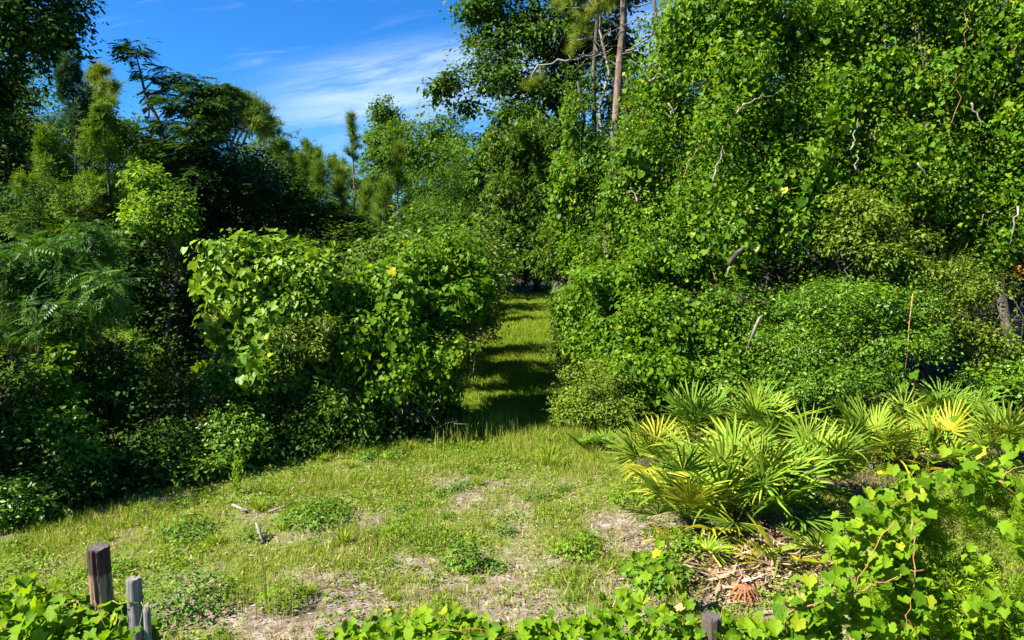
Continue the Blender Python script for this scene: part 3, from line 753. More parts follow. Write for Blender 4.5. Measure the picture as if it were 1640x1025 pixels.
for i, (px, Y, s) in enumerate(((800, 60, 1.0), (860, 58, 1.0), (740, 62, 1.1), (920, 60, 1.1), (1000, 62, 1.2), (660, 66, 1.0), (840, 66, 1.2))):
    dup_tree(pro, (*at(px, 400, Y)[:2], -.05), rng.uniform(0, 6), s, 'broadleaf tree closing the woods behind the end of the track', 'trees behind the end of the track')

# ------------------------------------------------------------------ big oak, pines and snags right of the track
tree('big_oak', 'big spreading oak over the track with an outer bough against the sky', (at(905, 400, 30)[0], 30), 11.5, .38,
     [PB(880, 40, 30, 100, 60), PB(800, 20, 30, 60, 40), PB(810, 120, 29.5, 70, 42), PB(722, 135, 29, 26, 26), PB(748, 165, 29, 20, 14), PB(880, 150, 30, 80, 50), PB(770, 70, 29.5, 34, 22), PB(960, 80, 31, 70, 80), PB(840, 210, 29, 80, 44), PB(900, 270, 30, 80, 60), PB(800, 270, 29, 50, 44), PB(850, 330, 29, 60, 50), PB(900, -60, 31, 130, 70), PB(950, 330, 30, 60, 70), PB(1010, 200, 32, 60, 120)],
     'oak', 'ovate', 1700, 40, .30, .18, limbs=34, lump=.4)
tree('gum_tree', 'lighter star leaved tree in front of the big oak', (at(915, 400, 25)[0], 25), 7.0, .10,
     [PB(840, 215, 25, 44, 30), PB(800, 250, 25, 34, 34), PB(870, 250, 25, 36, 40), PB(830, 300, 25, 44, 40), PB(875, 330, 25, 40, 50), PB(890, 400, 24, 50, 50)], 'gum', 'star', 300, 26, .2, .15, limbs=10)

base = at(970, 400, 22); base[2] = -.05
pm = thing('pine_tree', 'tall pine with reddish furrowed trunk rising beside the vine wall', 'tree', base)
tr_pts = [base, at(972, 410, 22), at(978, 300, 22), at(986, 200, 22), at(992, 110, 22), at(998, 40, 22), at(1000, -60, 22), at(1004, -220, 22)]
part('trunk', tube(tr_pts, [.19, .16, .145, .135, .12, .105, .09, .06], 12, .14, 3), M['pine_bark'], pm, smooth=True)
br = [((990, 108), (958, 86)), ((958, 86), (915, 96)), ((915, 96), (862, 104)), ((862, 104), (850, 125)), ((992, 120), (1024, 98)), ((994, 90), (1040, 62)), ((1040, 62), (1060, 20)), ((958, 86), (950, 60)), ((950, 60), (912, 68)), ((998, 50), (960, 20)), ((960, 20), (930, -10)), ((960, 20), (905, 12)), ((1000, 10), (1050, 5)), ((1000, 0), (950, -50)), ((1000, -60), (1060, -110)), ((1000, -100), (940, -160))]
[part('limb', limb(at(*a_, 22), at(*c_, 22), .042, .016, .02, 6, .03, 6), M['pale_bark'], pm, smooth=True) for a_, c_ in br]
tw = []
for _ in range(26):
    a_ = at(rng.uniform(935, 1010), rng.uniform(40, 95), 22); tw.append(limb(a_, a_ + rng.normal(size=3) * np.array((.7, .5, .45)), .012, .004, .1, 5, .08, 4))
part('dead_twig', join(*tw), M['pale_bark'], pm, kind='stuff')
tp, tt = [], []
for px, py, r_, k in ((920, 78, 12, 12), (928, 52, 14, 16), (940, 30, 16, 16), (955, 18, 16, 14), (968, 5, 14, 12), (905, 5, 16, 12), (890, 10, 10, 6), (848, 132, 10, 9), (866, 132, 8, 8), (1005, 155, 14, 12), (1012, 172, 10, 8), (1000, 170, 8, 5), (1066, 8, 10, 8), (950, -50, 40, 50), (1060, -110, 40, 50), (940, -160, 40, 50), (1010, -220, 40, 60)):
    for _ in range(int(k * 1.8)):
        c = at(px, py, 22); tp.append(c + rng.normal(size=3) * m(r_ * .55, 22)); tt.append(nrm(rng.normal(size=3) * .6 + np.array((-.2, -.2, .2))))
x, y, z = frames(rand_unit(len(tp)), np.array(tt))
part('crown', scatter('longtuft', np.array(tp), x, y, z, rng.uniform(.28, .42, len(tp)), np.clip(rng.normal(.62, .2, len(tp)), 0, 1)), M['pine_yellow'], pm, kind='stuff')

for (px0, px1, ytop, Y, r_, lb, bk) in ((956, 952, -40, 26, .11, 'dark straight trunk standing just left of the reddish pine trunk', 'bark'), (970, 968, -40, 27, .08, 'pale grey trunk seen between the dark trunk and the reddish pine', 'pale_bark')):
    base = at(px0, 400, Y); base[2] = -.05
    t_r = thing('slim_tree', lb, 'tree', base)
    top = at(px1, ytop, Y)
    part('trunk', tube(curve(base, top, 0, 9, .008), np.linspace(r_, r_ * .6, 9), 9, .12), M[bk], t_r, smooth=True)
    cc = foliage(t_r, [PB(px1, ytop - 20, Y, 70, 60), PB(px1 + 40, ytop + 10, Y + .5, 50, 40)], 'oak', 'ovate', 140, 30, .3, .14)
    [part('limb', limb(top + np.array((0, 0, -1.2)), cc[i], .05, .012), M[bk], t_r) for i in range(8)]

def vine_tree(label, base_px, Y, top_py, blobs, clumps, per, size=.093, mat='vine', singles=150, tmpl='heart', cr=.20, r0=.12, hang=.22, dead=(), extra=('yellow1', .04), name='vine_draped_tree', group=None, bark='bark', lump=.4, yellow=.04, single_mat=None, host='holly'):
    base = at(base_px, 400, Y); base[2] = -.05
    root = thing(name, label, 'tree', base, group)
    cc = foliage(root, blobs, mat, tmpl, int(clumps * 1.0), int(per * 1.25), cr, size, 'vine', shell=(.60, 1.06), flat=1.35, lump=lump, recess=.70, hang=hang, name='vine_leaves', singles=singles, single_mat=single_mat or mat + '1', extra=extra, yellow=yellow)
    foliage(root, blobs, host, 'ovate', int(clumps * .30), 40, .2, .060, 'broad', shell=(.66, 1.08), lump=lump, recess=.72, name='host_leaves')
    foliage(root, blobs, 'dead_leaf', 'ovate', max(5, clumps // 60), 14, .16, .06, 'hang', shell=(.8, 1.02), lump=lump, recess=.3, name='withered_leaves')
    trunk_limbs(root, base, at(base_px, top_py, Y), r0, r0 * .3, cc, bark, 18)
    for d_ in dead:
        pts = [at(px, py, yy) for px, py, yy in d_]
        pts = wob(pts, .06); part('dead_branch', tube(pts, np.linspace(.024, .006, len(pts)), 6, .3), M['dead_wood'], root, smooth=True)
    # hanging runners
    vs = []
    for i in rng.choice(len(cc), 12, replace=False):
        p = cc[i] + np.array((0, -.25, 0)); vs.append(tube(curve(p, p + np.array((rng.normal(0, .25), rng.normal(0, .1), -rng.uniform(.5, 1.6))), 0, 6, .04), [.008] * 6, 4))
    [part('runner', v_, M['vine_stem'], root) for v_ in vs]
    return root

vine_tree('narrow snag wrapped in light green vine left of the reddish pine', 925, 23, 130, [PB(918, 160, 23, 13, 26), PB(916, 215, 23, 18, 36), PB(925, 270, 23, 34, 36), PB(940, 225, 23.3, 20, 30), PB(905, 330, 23, 24, 50), PB(935, 350, 23, 34, 50), PB(950, 400, 22, 50, 40)], 380, 26, .095, singles=30, cr=.16)
vine_tree('vine swathed tree hugging the right side of the reddish pine', 1045, 17.5, -20, [PB(1085, 60, 17.5, 46, 50), PB(1060, 130, 17.3, 40, 50), PB(1055, 200, 17, 50, 50), PB(1035, 270, 17, 50, 50), PB(1010, 330, 17, 44, 50), PB(1050, 350, 16.6, 60, 60), PB(1095, 10, 18, 40, 40)], 640, 26, dead=[[(1040, 130, 16.4), (1056, 118, 16.3), (1070, 133, 16.3)], [(1070, 165, 16), (1080, 178, 16), (1074, 192, 16.1)], [(1075, 185, 16), (1084, 170, 16.1)], [(1010, 300, 16.2), (1022, 320, 16.1), (1030, 338, 16.2)]])
vine_tree('vine buried tree with a pale curved dead limb poking out', 1200, 16.6, -60, [PB(1150, 30, 17, 60, 50), PB(1210, -10, 17, 70, 50), PB(1175, 110, 16.4, 66, 56), PB(1150, 200, 16.2, 60, 60), PB(1225, 170, 16.8, 50, 60), PB(1130, 290, 16, 60, 60), PB(1210, 280, 16, 56, 60), PB(1170, 360, 15.6, 64, 56), PB(1110, 400, 15.6, 50, 50)], 900, 26,
          dead=[[(1180, 182, 15.2), (1190, 168, 15.1), (1205, 163, 15.1), (1224, 155, 15.2), (1262, 135, 15.6)], [(1165, 440, 14.7), (1180, 410, 14.8), (1196, 395, 15)], [(1143, 290, 14.9), (1150, 262, 15), (1158, 235, 15.1)]])
vine_tree('vine covered tree right of the pale dead limb', 1330, 16.8, -80, host='gum', blobs= [PB(1300, 10, 17, 66, 50), PB(1370, 30, 17, 60, 60), PB(1290, 90, 17.2, 46, 50), PB(1340, 130, 16.6, 60, 60), PB(1290, 200, 16.5, 50, 60), PB(1370, 220, 16.5, 56, 60), PB(1310, 290, 16, 64, 60), PB(1260, 340, 15.8, 56, 46), PB(1350, -60, 17.4, 90, 60)], clumps=900, per=26,
          dead=[[(1362, 240, 15.3), (1370, 225, 15.3), (1374, 190, 15.4)], [(1373, 275, 15.2), (1372, 250, 15.3)], [(1470, 260, 15), (1486, 284, 15)]])
vine_tree('tall vine covered tree left of the dark vertical cleft', 1480, 16.4, -90, host='myrtle', blobs= [PB(1450, 20, 16.8, 70, 60), PB(1520, 40, 16.6, 56, 60), PB(1440, 120, 16.4, 56, 60), PB(1500, 140, 16.2, 60, 60), PB(1450, 210, 16, 60, 56), PB(1520, 230, 16, 46, 60), PB(1460, 300, 16, 70, 56), PB(1540, 310, 15.8, 50, 60), PB(1480, -70, 17, 110, 60)], clumps=950, per=26, dead=[[(1555, 165, 15), (1566, 185, 15), (1570, 205, 15)]])
vine_tree('vine covered tree at the right edge of the picture', 1640, 15.6, -90, [PB(1610, 20, 16, 60, 56), PB(1680, 60, 16, 70, 90), PB(1600, 110, 16.4, 40, 50), PB(1640, 190, 15.6, 56, 60), PB(1600, 270, 15.8, 46, 56), PB(1660, 310, 15.2, 60, 70), PB(1600, 370, 15.6, 46, 46), PB(1660, -70, 16.6, 110, 60), PB(1740, 200, 15.6, 70, 220)], 850, 26, dead=[[(1630, 330, 14.4), (1622, 372, 14.4), (1616, 395, 14.5)]])

# trees that carry and back up the vine wall
pr2 = tree('forest_tree', 'broadleaf tree crowded in the woods behind the vine wall', (6, 21), 9, .2, [(6, 21, 8, 3, 3, 3), (4.4, 21, 5.2, 2.6, 2.6, 2.6), (7.6, 20.6, 5.0, 2.6, 2.6, 2.6), (6, 20.4, 2.6, 2.8, 2.2, 2.2)], 'dark', 'ovate', 700, 30, .34, .16, group='trees in the woods behind the vine wall')
for xx, yy, s in ((10, 20.5, 1.05), (14, 20, 1.1), (3.6, 25, .9), (9, 27, 1.2), (16, 27, 1.25), (19, 18, 1.05), (5.5, 34, 1.0), (12, 37, 1.3), (4.4, 42, .9), (22, 34, 1.4)):
    dup_tree(pr2, (xx, yy, -.05), rng.uniform(0, 6), s)

# ------------------------------------------------------------------ shrubs at the foot of the vine wall
gx = lambda px, Y: (at(px, 400, Y)[0], Y)
shrub('holly_shrub', 'large glossy small leaved shrub spreading behind the palmettos', gx(1350, 14.2), [PB(1340, 480, 14.2, 90, 50), PB(1290, 540, 13.8, 80, 60), PB(1390, 550, 13.6, 90, 60), PB(1330, 600, 13.2, 110, 56), PB(1260, 600, 13.6, 56, 50), PB(1440, 490, 14.2, 60, 40)], 'holly', 'ovate', 1050, 46, .19, .064, lump=.6, recess=.62)
shrub('myrtle_shrub', 'yellow green fine leaved shrub high on the vine wall', gx(1390, 15), [PB(1385, 345, 15, 66, 34), PB(1420, 400, 15, 60, 36), PB(1350, 380, 15, 50, 30), PB(1440, 420, 14.6, 50, 30)], 'myrtle', 'ovate', 400, 40, .17, .07, lump=.55, recess=.6)
shrub('myrtle_shrub', 'round yellow green shrub at the right of the glossy one', gx(1520, 14.4), [PB(1510, 440, 14.6, 56, 40), PB(1560, 470, 14.4, 50, 44), PB(1500, 510, 14, 60, 44), PB(1560, 560, 14.2, 46, 44)], 'myrtle', 'ovate', 420, 40, .17, .07, lump=.55, recess=.6)
shrub('vine_mound', 'vine tangled shrub mound right beside the track', gx(1040, 15), [PB(1060, 430, 16, 80, 50), PB(990, 450, 16, 60, 46), PB(950, 500, 16.5, 56, 50), PB(1090, 500, 15, 80, 60), PB(1010, 540, 15, 70, 50), PB(1130, 570, 14.4, 66, 60), PB(1040, 600, 14.2, 70, 46), PB(950, 560, 15.5, 46, 40)], 'vine', 'heart', 1500, 32, .17, .075, mode='vine', hang=.12, singles=80, single_mat='vine1', extra=('yellow1', .05), lump=.45)
shrub('holly_shrub', 'glossy shrub low between vine mound and palmettos', gx(1180, 14), [PB(1180, 500, 14.6, 50, 60), PB(1200, 570, 14.2, 50, 50), PB(1160, 620, 13.6, 50, 36)], 'holly', 'ovate', 420, 44, .15, .066)
shrub('myrtle_shrub', 'low rounded light green shrub at the track edge', gx(950, 13.4), [PB(950, 640, 13.4, 52, 34), PB(925, 665, 13.2, 36, 26), PB(985, 660, 13, 40, 30), PB(960, 600, 14, 50, 30)], 'myrtle', 'ovate', 420, 44, .13, .06)
shrub('leafy_shrub', 'low bright leafy shrub behind the right hand palmettos', gx(1610, 13.4), [PB(1590, 620, 13.6, 50, 30), PB(1640, 600, 13.6, 46, 44), PB(1560, 640, 13.2, 30, 24)], 'holly', 'round', 260, 36, .15, .08)
shrub('orange_leaved_shrub', 'dead orange brown spray in the dark hollow at the right', gx(1620, 15.6), [PB(1620, 440, 15.4, 26, 14), PB(1600, 425, 15.6, 16, 12)], 'orange', 'ovate', 16, 9, .10, .055, stems=3)
for px, py, Y, rx, rz, lb in ((800, 445, 57, 34, 26, 'dark bush closing the end of the track on the left'), (858, 448, 58, 36, 28, 'dark bush closing the end of the track on the right'), (758, 458, 33, 34, 28, 'leafy bush at the left side of the far track'), (735, 500, 23, 40, 44, 'leafy bush behind the right vine mound at the left track edge'), (715, 430, 19, 56, 60, 'tall bush close behind the right vine mound'), (640, 430, 16.0, 60, 70, 'added tall bush hidden behind the two vine mounds to shade the track'), (690, 440, 21.8, 60, 62, 'bush added further up the left side of the track to shade it'), (690, 440, 16.4, 60, 66, 'unseen bush added against the back of the right vine mound to shade the track'), (745, 480, 17.6, 22, 40, 'slim bush between the right vine mound and the shaded track'), (935, 490, 21, 30, 46, 'upright bush by the bend of the right track edge'), (908, 462, 34, 28, 32, 'dark bush where the track narrows on the right'), (915, 520, 24, 26, 26, 'small bush leaning over the right track edge'), (925, 555, 19.5, 30, 24, 'low green bush on the right track edge')):  # bushes hidden behind the vine mounds are added to shade the track
    shrub('bush', lb, gx(px, Y), [PB(px, py, Y, rx, rz), PB(px + rx, py - 5, Y + .5, rx, rz * 1.2)], 'gum', 'ovate', 130, 32, .2, .11)
# hollow grey stump and bare twigs in the wall
r_ = thing('dead_stump', 'grey hollow dead stump half hidden in the vine wall', 'stump', at(1195, 640, 14.3) * np.array((1, 1, 0)))
part('stump', tube([at(1184, 640, 15.1), at(1190, 540, 15.0), at(1186, 490, 14.9), at(1192, 470, 14.85), at(1190, 458, 14.85)], [.2, .17, .14, .11, .03], 11, 1.1, 4), M['bark'], r_)
part('broken_limb', tube([at(1198, 560, 13.6), at(1208, 530, 13.4), at(1216, 510, 13.3), at(1222, 505, 13.3)], [.04, .035, .03, .02], 6, .3), M['dead_wood'], r_)
part('broken_limb', tube([at(1168, 425, 14.3), at(1180, 405, 14.2), at(1194, 396, 14.2)], [.06, .05, .03], 7, .3), M['bark'], r_)
# hanging runner with a few leaves over the dark hollow
r_ = thing('hanging_vine', 'single vine strand with three leaves hanging over the dark hollow', 'vine', at(1450, 480, 12.8))
hp = [at(1462, 470, 13), at(1456, 520, 12.9), at(1454, 560, 12.8), at(1448, 605, 12.8)]
part('stem', tube(hp, [.012, .01, .009, .006], 5), M['vine_stem'], r_)
pp = np.array([at(1440, 580, 12.75), at(1462, 596, 12.75), at(1446, 612, 12.75), at(1436, 545, 12.8), at(1470, 500, 12.8), at(1460, 545, 12.8)])
x, y, z = orient('vine', np.tile((-.3, -1, .2), (len(pp), 1)))
leaf_objs(r_, pp, x, y, z, np.full(len(pp), .19), 'heart', 'vine1', len(pp))

# ------------------------------------------------------------------ left thicket
def vmound(label, px, Y, blobs, clumps, per, size, mat='vine', singles=220, cr=.17, hang=.14, kind='heart', lump=.35):
    return shrub('vine_mound', label, gx(px, Y), blobs, mat, 'heart', clumps, per, cr, size, mode='vine', hang=hang, flat=.9, singles=singles, single_kind=kind, single_mat=mat + '1', extra=('yellow1', .025), shell=(.74, 1.0), lump=lump, stems=9)
vmound('large pale leaved vine mound with shingled heart shaped leaves', 440, 12.6, [PB(420, 430, 12.6, 80, 46), PB(480, 440, 12.6, 56, 44), PB(390, 490, 12.4, 56, 60), PB(450, 510, 12.2, 70, 60), PB(420, 580, 12, 64, 50), PB(370, 430, 12.8, 40, 40), PB(505, 470, 12.6, 40, 40), PB(410, 630, 12, 46, 26)], 1100, 22, .108, 'pale_vine')
vmound('middle vine mound with mixed lobed leaves and bright tips', 590, 13, [PB(590, 470, 13, 48, 40), PB(545, 480, 12.7, 34, 34), PB(540, 590, 12.2, 40, 36), PB(560, 530, 12.6, 50, 46), PB(620, 530, 12.8, 56, 50), PB(590, 590, 12.6, 50, 36), PB(640, 470, 13.4, 44, 34), PB(610, 640, 12.4, 40, 30)], 880, 24, .09, singles=120, kind='grape')
vmound('right vine mound leaning over the shady track', 700, 14, [PB(735, 400, 14.2, 36, 34), PB(690, 430, 14, 56, 40), PB(730, 470, 14, 48, 50), PB(680, 500, 13.8, 60, 46), PB(650, 440, 14.4, 44, 34), PB(700, 555, 12.9, 60, 36), PB(640, 590, 12.4, 50, 40), PB(690, 600, 12.7, 50, 30)], 900, 24, .09, singles=120, kind='grape')
shrub('brown_leaved_shrub', 'sparse brownish small leaved shrub beside the shaded track', gx(715, 13), [PB(720, 565, 13, 48, 24), PB(690, 550, 13, 36, 22), PB(740, 590, 12.8, 28, 14), PB(760, 540, 13.4, 24, 18)], 'brownish', 'round', 190, 30, .11, .045, stems=14, sr=.014)
shrub('myrtle_shrub', 'yellow green narrow leaved shrub in front of the pale vine mound', gx(500, 11.8), [PB(480, 550, 11.8, 40, 34), PB(510, 530, 12, 30, 24), PB(450, 590, 11.6, 34, 26)], 'myrtle', 'narrow', 240, 40, .11, .075)
shrub('willow_leaved_shrub', 'small shrub with narrow drooping leaves below the middle vine mound', gx(520, 11.8), [PB(530, 640, 11.8, 34, 34), PB(500, 680, 11.6, 44, 30), PB(560, 660, 11.8, 40, 40)], 'gum', 'narrow', 200, 34, .13, .10, mode='hang')
shrub('sumac_shrub', 'tall glossy feather leaved shrub at the left edge', gx(60, 10.8), [PB(40, 440, 10.8, 50, 36), PB(100, 420, 10.8, 50, 40), PB(160, 390, 11, 40, 30), PB(60, 490, 10.6, 66, 40), PB(150, 470, 10.6, 50, 36), PB(10, 520, 10.6, 40, 40), PB(180, 500, 10.8, 30, 20), PB(110, 520, 10.6, 50, 30)], 'sumac', 'pinnate', 450, 8, .12, .20, bark='pale_bark', stems=14, mode='broad', lump=.5, sr=.02, recess=.5)
shrub('grape_sapling', 'sapling carrying a small clump of grape leaves at the left', gx(95, 10.2), [PB(95, 560, 10.2, 28, 18), PB(88, 590, 10.2, 22, 20), PB(104, 625, 10.2, 14, 22), PB(106, 670, 10.1, 10, 18)], 'vine', 'heart', 70, 16, .10, .12, mode='vine', singles=50, single_kind='grape', single_mat='vine1', stems=6, bark='pale_bark')
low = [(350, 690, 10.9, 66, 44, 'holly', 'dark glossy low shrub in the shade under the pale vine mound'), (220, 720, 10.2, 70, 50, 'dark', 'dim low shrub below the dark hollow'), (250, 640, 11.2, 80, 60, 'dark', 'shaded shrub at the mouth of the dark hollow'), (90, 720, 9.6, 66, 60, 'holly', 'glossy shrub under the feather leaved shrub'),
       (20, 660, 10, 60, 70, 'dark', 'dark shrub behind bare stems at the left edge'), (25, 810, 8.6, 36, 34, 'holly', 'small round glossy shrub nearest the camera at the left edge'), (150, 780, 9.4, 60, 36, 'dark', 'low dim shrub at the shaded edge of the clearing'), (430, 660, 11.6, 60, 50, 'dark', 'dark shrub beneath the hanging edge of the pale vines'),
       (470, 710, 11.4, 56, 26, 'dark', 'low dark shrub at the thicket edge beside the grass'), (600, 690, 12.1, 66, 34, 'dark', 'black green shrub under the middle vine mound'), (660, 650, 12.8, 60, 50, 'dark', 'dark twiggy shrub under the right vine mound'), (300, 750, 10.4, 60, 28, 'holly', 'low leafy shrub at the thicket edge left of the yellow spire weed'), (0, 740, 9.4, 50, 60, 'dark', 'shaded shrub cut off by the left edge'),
       (160, 600, 10.8, 60, 60, 'dark', 'dark shrub between the grape sapling and the hollow')]  # 'dark' leaves put the shade under the thicket into the shrub colour
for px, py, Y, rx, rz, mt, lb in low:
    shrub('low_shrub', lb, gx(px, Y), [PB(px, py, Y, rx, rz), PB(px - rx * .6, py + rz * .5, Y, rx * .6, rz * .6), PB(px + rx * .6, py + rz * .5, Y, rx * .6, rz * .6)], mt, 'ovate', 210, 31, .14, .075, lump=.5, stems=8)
tws = []
for _ in range(60):
    a_ = at(rng.uniform(600, 690), rng.uniform(640, 720), 12.2); tws.append(limb(a_, a_ + rng.normal(size=3) * np.array((.35, .3, .35)), .008, .003, .15, 6, .08, 4))
o = link('dead_twigs', mesh_np('dead_twigs', *join(*tws)[:2], M['dead_wood'])); tag(o, 'tangle of bare grey twigs under the right vine mound', 'twigs'); o['kind'] = 'stuff'

# ------------------------------------------------------------------ saw palmettos
def frond_mesh(seed, mat, nseg=24, span=2.0, droop=.25):
    r = np.random.default_rng(seed); V, F, T = [], [], []
    bend = r.uniform(-.25, .25)
    for i in range(nseg):
        a = -span + 2 * span * i / (nseg - 1) + r.normal(0, .045)
        L = (1 - .22 * abs(a / span) ** 2) * r.uniform(.86, 1.04)
        dr = droop * r.uniform(.3, 1.5) + (.5 if r.random() < .07 else 0)
        lift = .28 * abs(math.sin(a / 2)) + bend * math.sin(a)
        tn = float(np.clip(r.normal(.45, .2) + .25 * (abs(a) > 1.6), 0, 1))
        k = len(V)
        side = np.array((math.cos(a), -math.sin(a), 0))
        for rr, w, f in ((.03, .005, .0), (.30, .026, .010), (.62, .029, .012), (.86, .018, .005)):
            c = np.array((math.sin(a) * rr * L, math.cos(a) * rr * L, lift * rr * (1 - .3 * rr) - dr * rr ** 2.4))
            V += [c - side * w + (0, 0, f), c + (0, 0, -f), c + side * w + (0, 0, f)]; T += [tn] * 3
        V.append(np.array((math.sin(a) * L, math.cos(a) * L, lift * .7 - dr * 1.05))); T.append(min(1, tn + .3))
        for s in range(3):
            p = k + 3 * s
            F += [(p, p + 1, p + 4), (p, p + 4, p + 3), (p + 1, p + 2, p + 5), (p + 1, p + 5, p + 4)]
        F += [(k + 9, k + 10, k + 12), (k + 10, k + 11, k + 12)]
    return mesh_np('frond', np.array(V), np.array(F), mat, T)
FR = {q: [frond_mesh(100 + i + 10 * j, M[q], 16 + (i % 3) * 2, 1.6 + .14 * (i % 4), (.04, .10, .2)[i % 3] + (.5 if q == 'palm_dead' else 0)) for i in range(6)] for j, q in enumerate(('palm', 'palm_deep', 'palm_yellow', 'palm_dead', 'palm_rust'))}
_pv, _pf, _pt = tube([(0, 0, 0), (0, .5, .0), (0, 1, 0)], [1, .7, .5], 5)
PET = {q: mesh_np('petiole', _pv * np.array((1, 1, 1)), _pf, M[q], np.full(len(_pv), .5), True) for q in ('palm', 'palm_yellow', 'palm_dead')}

def mat_frame(x, y, z, s, p):
    A = np.eye(4); A[:3, 0], A[:3, 1], A[:3, 2], A[:3, 3] = x * s[0], y * s[1], z * s[2], p
    return Matrix(A.tolist())

def add_frond(root, az, el, plen, size, q, droop_el, start=(0, 0, 0)):
    d = np.array((math.cos(az) * math.cos(el), math.sin(az) * math.cos(el), math.sin(el)))
    s = np.array(start, float); p = s + d * plen
    e2 = el - droop_el
    y = np.array((math.cos(az) * math.cos(e2), math.sin(az) * math.cos(e2), math.sin(e2)))
    z = np.array((-math.cos(az) * math.sin(e2), -math.sin(az) * math.sin(e2), math.cos(e2)))
    x = np.cross(y, z); ro = rng.normal(0, .35)
    x, z = x * math.cos(ro) + z * math.sin(ro), z * math.cos(ro) - x * math.sin(ro)
    o = bpy.data.objects.new('frond', FR[q][int(rng.integers(6))]); SC.collection.objects.link(o); o.parent = root
    o.matrix_basis = mat_frame(x, y, z, (size,) * 3, p)
    if q in ('palm_yellow', 'palm_dead'): o['label'] = 'yellowing frond' if q == 'palm_yellow' else 'dry brown frond'
    x1, y1, z1 = frames(np.array([(0, 0, 1.0)]) + .01, d[None])
    c = bpy.data.objects.new('petiole', PET[q if q in PET else 'palm']); SC.collection.objects.link(c); c.parent = root
    c.matrix_basis = mat_frame(x1[0], y1[0], z1[0], (.009, plen, .009), s)

palms = [  # px, py of the ground under the crown, fronds, frond size, share yellow, label
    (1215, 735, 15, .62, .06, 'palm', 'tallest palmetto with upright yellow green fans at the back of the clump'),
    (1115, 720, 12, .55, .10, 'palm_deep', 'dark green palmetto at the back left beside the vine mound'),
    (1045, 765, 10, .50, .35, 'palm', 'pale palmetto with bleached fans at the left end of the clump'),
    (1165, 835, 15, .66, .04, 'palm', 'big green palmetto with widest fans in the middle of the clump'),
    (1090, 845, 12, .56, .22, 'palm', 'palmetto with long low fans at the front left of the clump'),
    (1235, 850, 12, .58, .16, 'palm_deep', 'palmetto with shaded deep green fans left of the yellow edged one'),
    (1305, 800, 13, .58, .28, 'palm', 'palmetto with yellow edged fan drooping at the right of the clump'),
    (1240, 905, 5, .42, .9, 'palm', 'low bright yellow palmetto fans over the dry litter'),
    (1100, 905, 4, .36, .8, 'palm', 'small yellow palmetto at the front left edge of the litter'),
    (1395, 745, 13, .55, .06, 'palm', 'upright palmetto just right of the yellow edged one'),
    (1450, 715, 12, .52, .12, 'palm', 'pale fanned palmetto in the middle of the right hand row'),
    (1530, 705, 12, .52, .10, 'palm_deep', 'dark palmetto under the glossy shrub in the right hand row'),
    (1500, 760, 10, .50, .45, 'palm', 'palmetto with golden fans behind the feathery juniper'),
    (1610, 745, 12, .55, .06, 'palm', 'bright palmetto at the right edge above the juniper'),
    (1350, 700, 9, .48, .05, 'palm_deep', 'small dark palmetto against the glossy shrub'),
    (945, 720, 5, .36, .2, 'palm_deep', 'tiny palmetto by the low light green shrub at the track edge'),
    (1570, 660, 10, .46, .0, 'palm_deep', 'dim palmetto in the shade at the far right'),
    (1320, 895, 4, .36, .1, 'palm', 'little green palmetto fan on the litter beside the grapevine'),
]
for px, py, nf, sz, ye, q, lb in palms:
    g = ground_at(px, py); g[2] = float(gz(g[0], g[1]))
    root = thing('saw_palmetto', lb, 'palmetto', g, 'saw palmettos')
    small = nf <= 5
    nf = int(nf * 1.55)
    for i in range(nf):
        az = 2 * math.pi * (i + rng.uniform(-.35, .35)) / nf + .4
        f = rng.random()
        el = R(rng.uniform(46, 86)) if not small else R(rng.uniform(15, 55))
        qq = q if rng.random() > ye * .55 else 'palm_yellow'
        if q == 'palm' and qq == q and rng.random() < .25: qq = 'palm_deep'
        if not small and i % 5 == 4: el = R(rng.uniform(22, 42)); qq = 'palm_yellow' if rng.random() < .3 + ye else qq
        pl = rng.uniform(.35, .85) * (sz / .58) * (.55 if small else 1)
        add_frond(root, az, el, pl, sz * rng.uniform(.82, 1.12), qq, R(rng.uniform(-8, 28)), (rng.normal(0, .08), rng.normal(0, .08), 0))
    if not small: part('trunk', tube([g + (0, 0, -.03), g + (.01, .02, .06), g + (.0, .03, .12)], [.06, .05, .03], 8, .4), M['bark'], root)

# dry fronds lying under the clump
dead_at = [(1170, 880), (1150, 905), (1205, 895), (1190, 925), (1260, 890), (1300, 868), (1330, 872), (1285, 905), (1320, 905), (1130, 925), (1225, 930), (1165, 940), (1350, 850), (1265, 860)]
for i, (px, py) in enumerate(dead_at):
    g = ground_at(px, py); g[2] = float(gz(g[0], g[1])) + .03 + .012 * (i % 4)
    o = bpy.data.objects.new('dead_frond', FR['palm_dead'][i % 6]); SC.collection.objects.link(o)
    a = rng.uniform(0, 6.28); s = rng.uniform(.36, .5)
    o.location = g; o.rotation_euler = (rng.normal(.05, .12), rng.normal(0, .12), a); o.scale = (s, s, s * .45)
    tag(o, 'dry grey brown palmetto frond lying in the litter under the palmetto clump', 'dead frond', 'dry fronds under the palmettos')
g = ground_at(1197, 965); g[2] = float(gz(g[0], g[1])) + .10
o = bpy.data.objects.new('dead_frond', frond_mesh(77, M['palm_rust'], 9, 1.1, .9)); SC.collection.objects.link(o)
o.location = g + np.array((0, .12, .06)); o.rotation_euler = (R(-18), 0, R(180)); o.scale = (.32,) * 3
tag(o, 'rust brown curled dead frond lying alone in front of the palmetto litter', 'dead frond')

def on_ground(n, x0, x1, y0, y1):
    x = rng.uniform(x0, x1, n); y = rng.uniform(y0, y1, n)
    return x, y
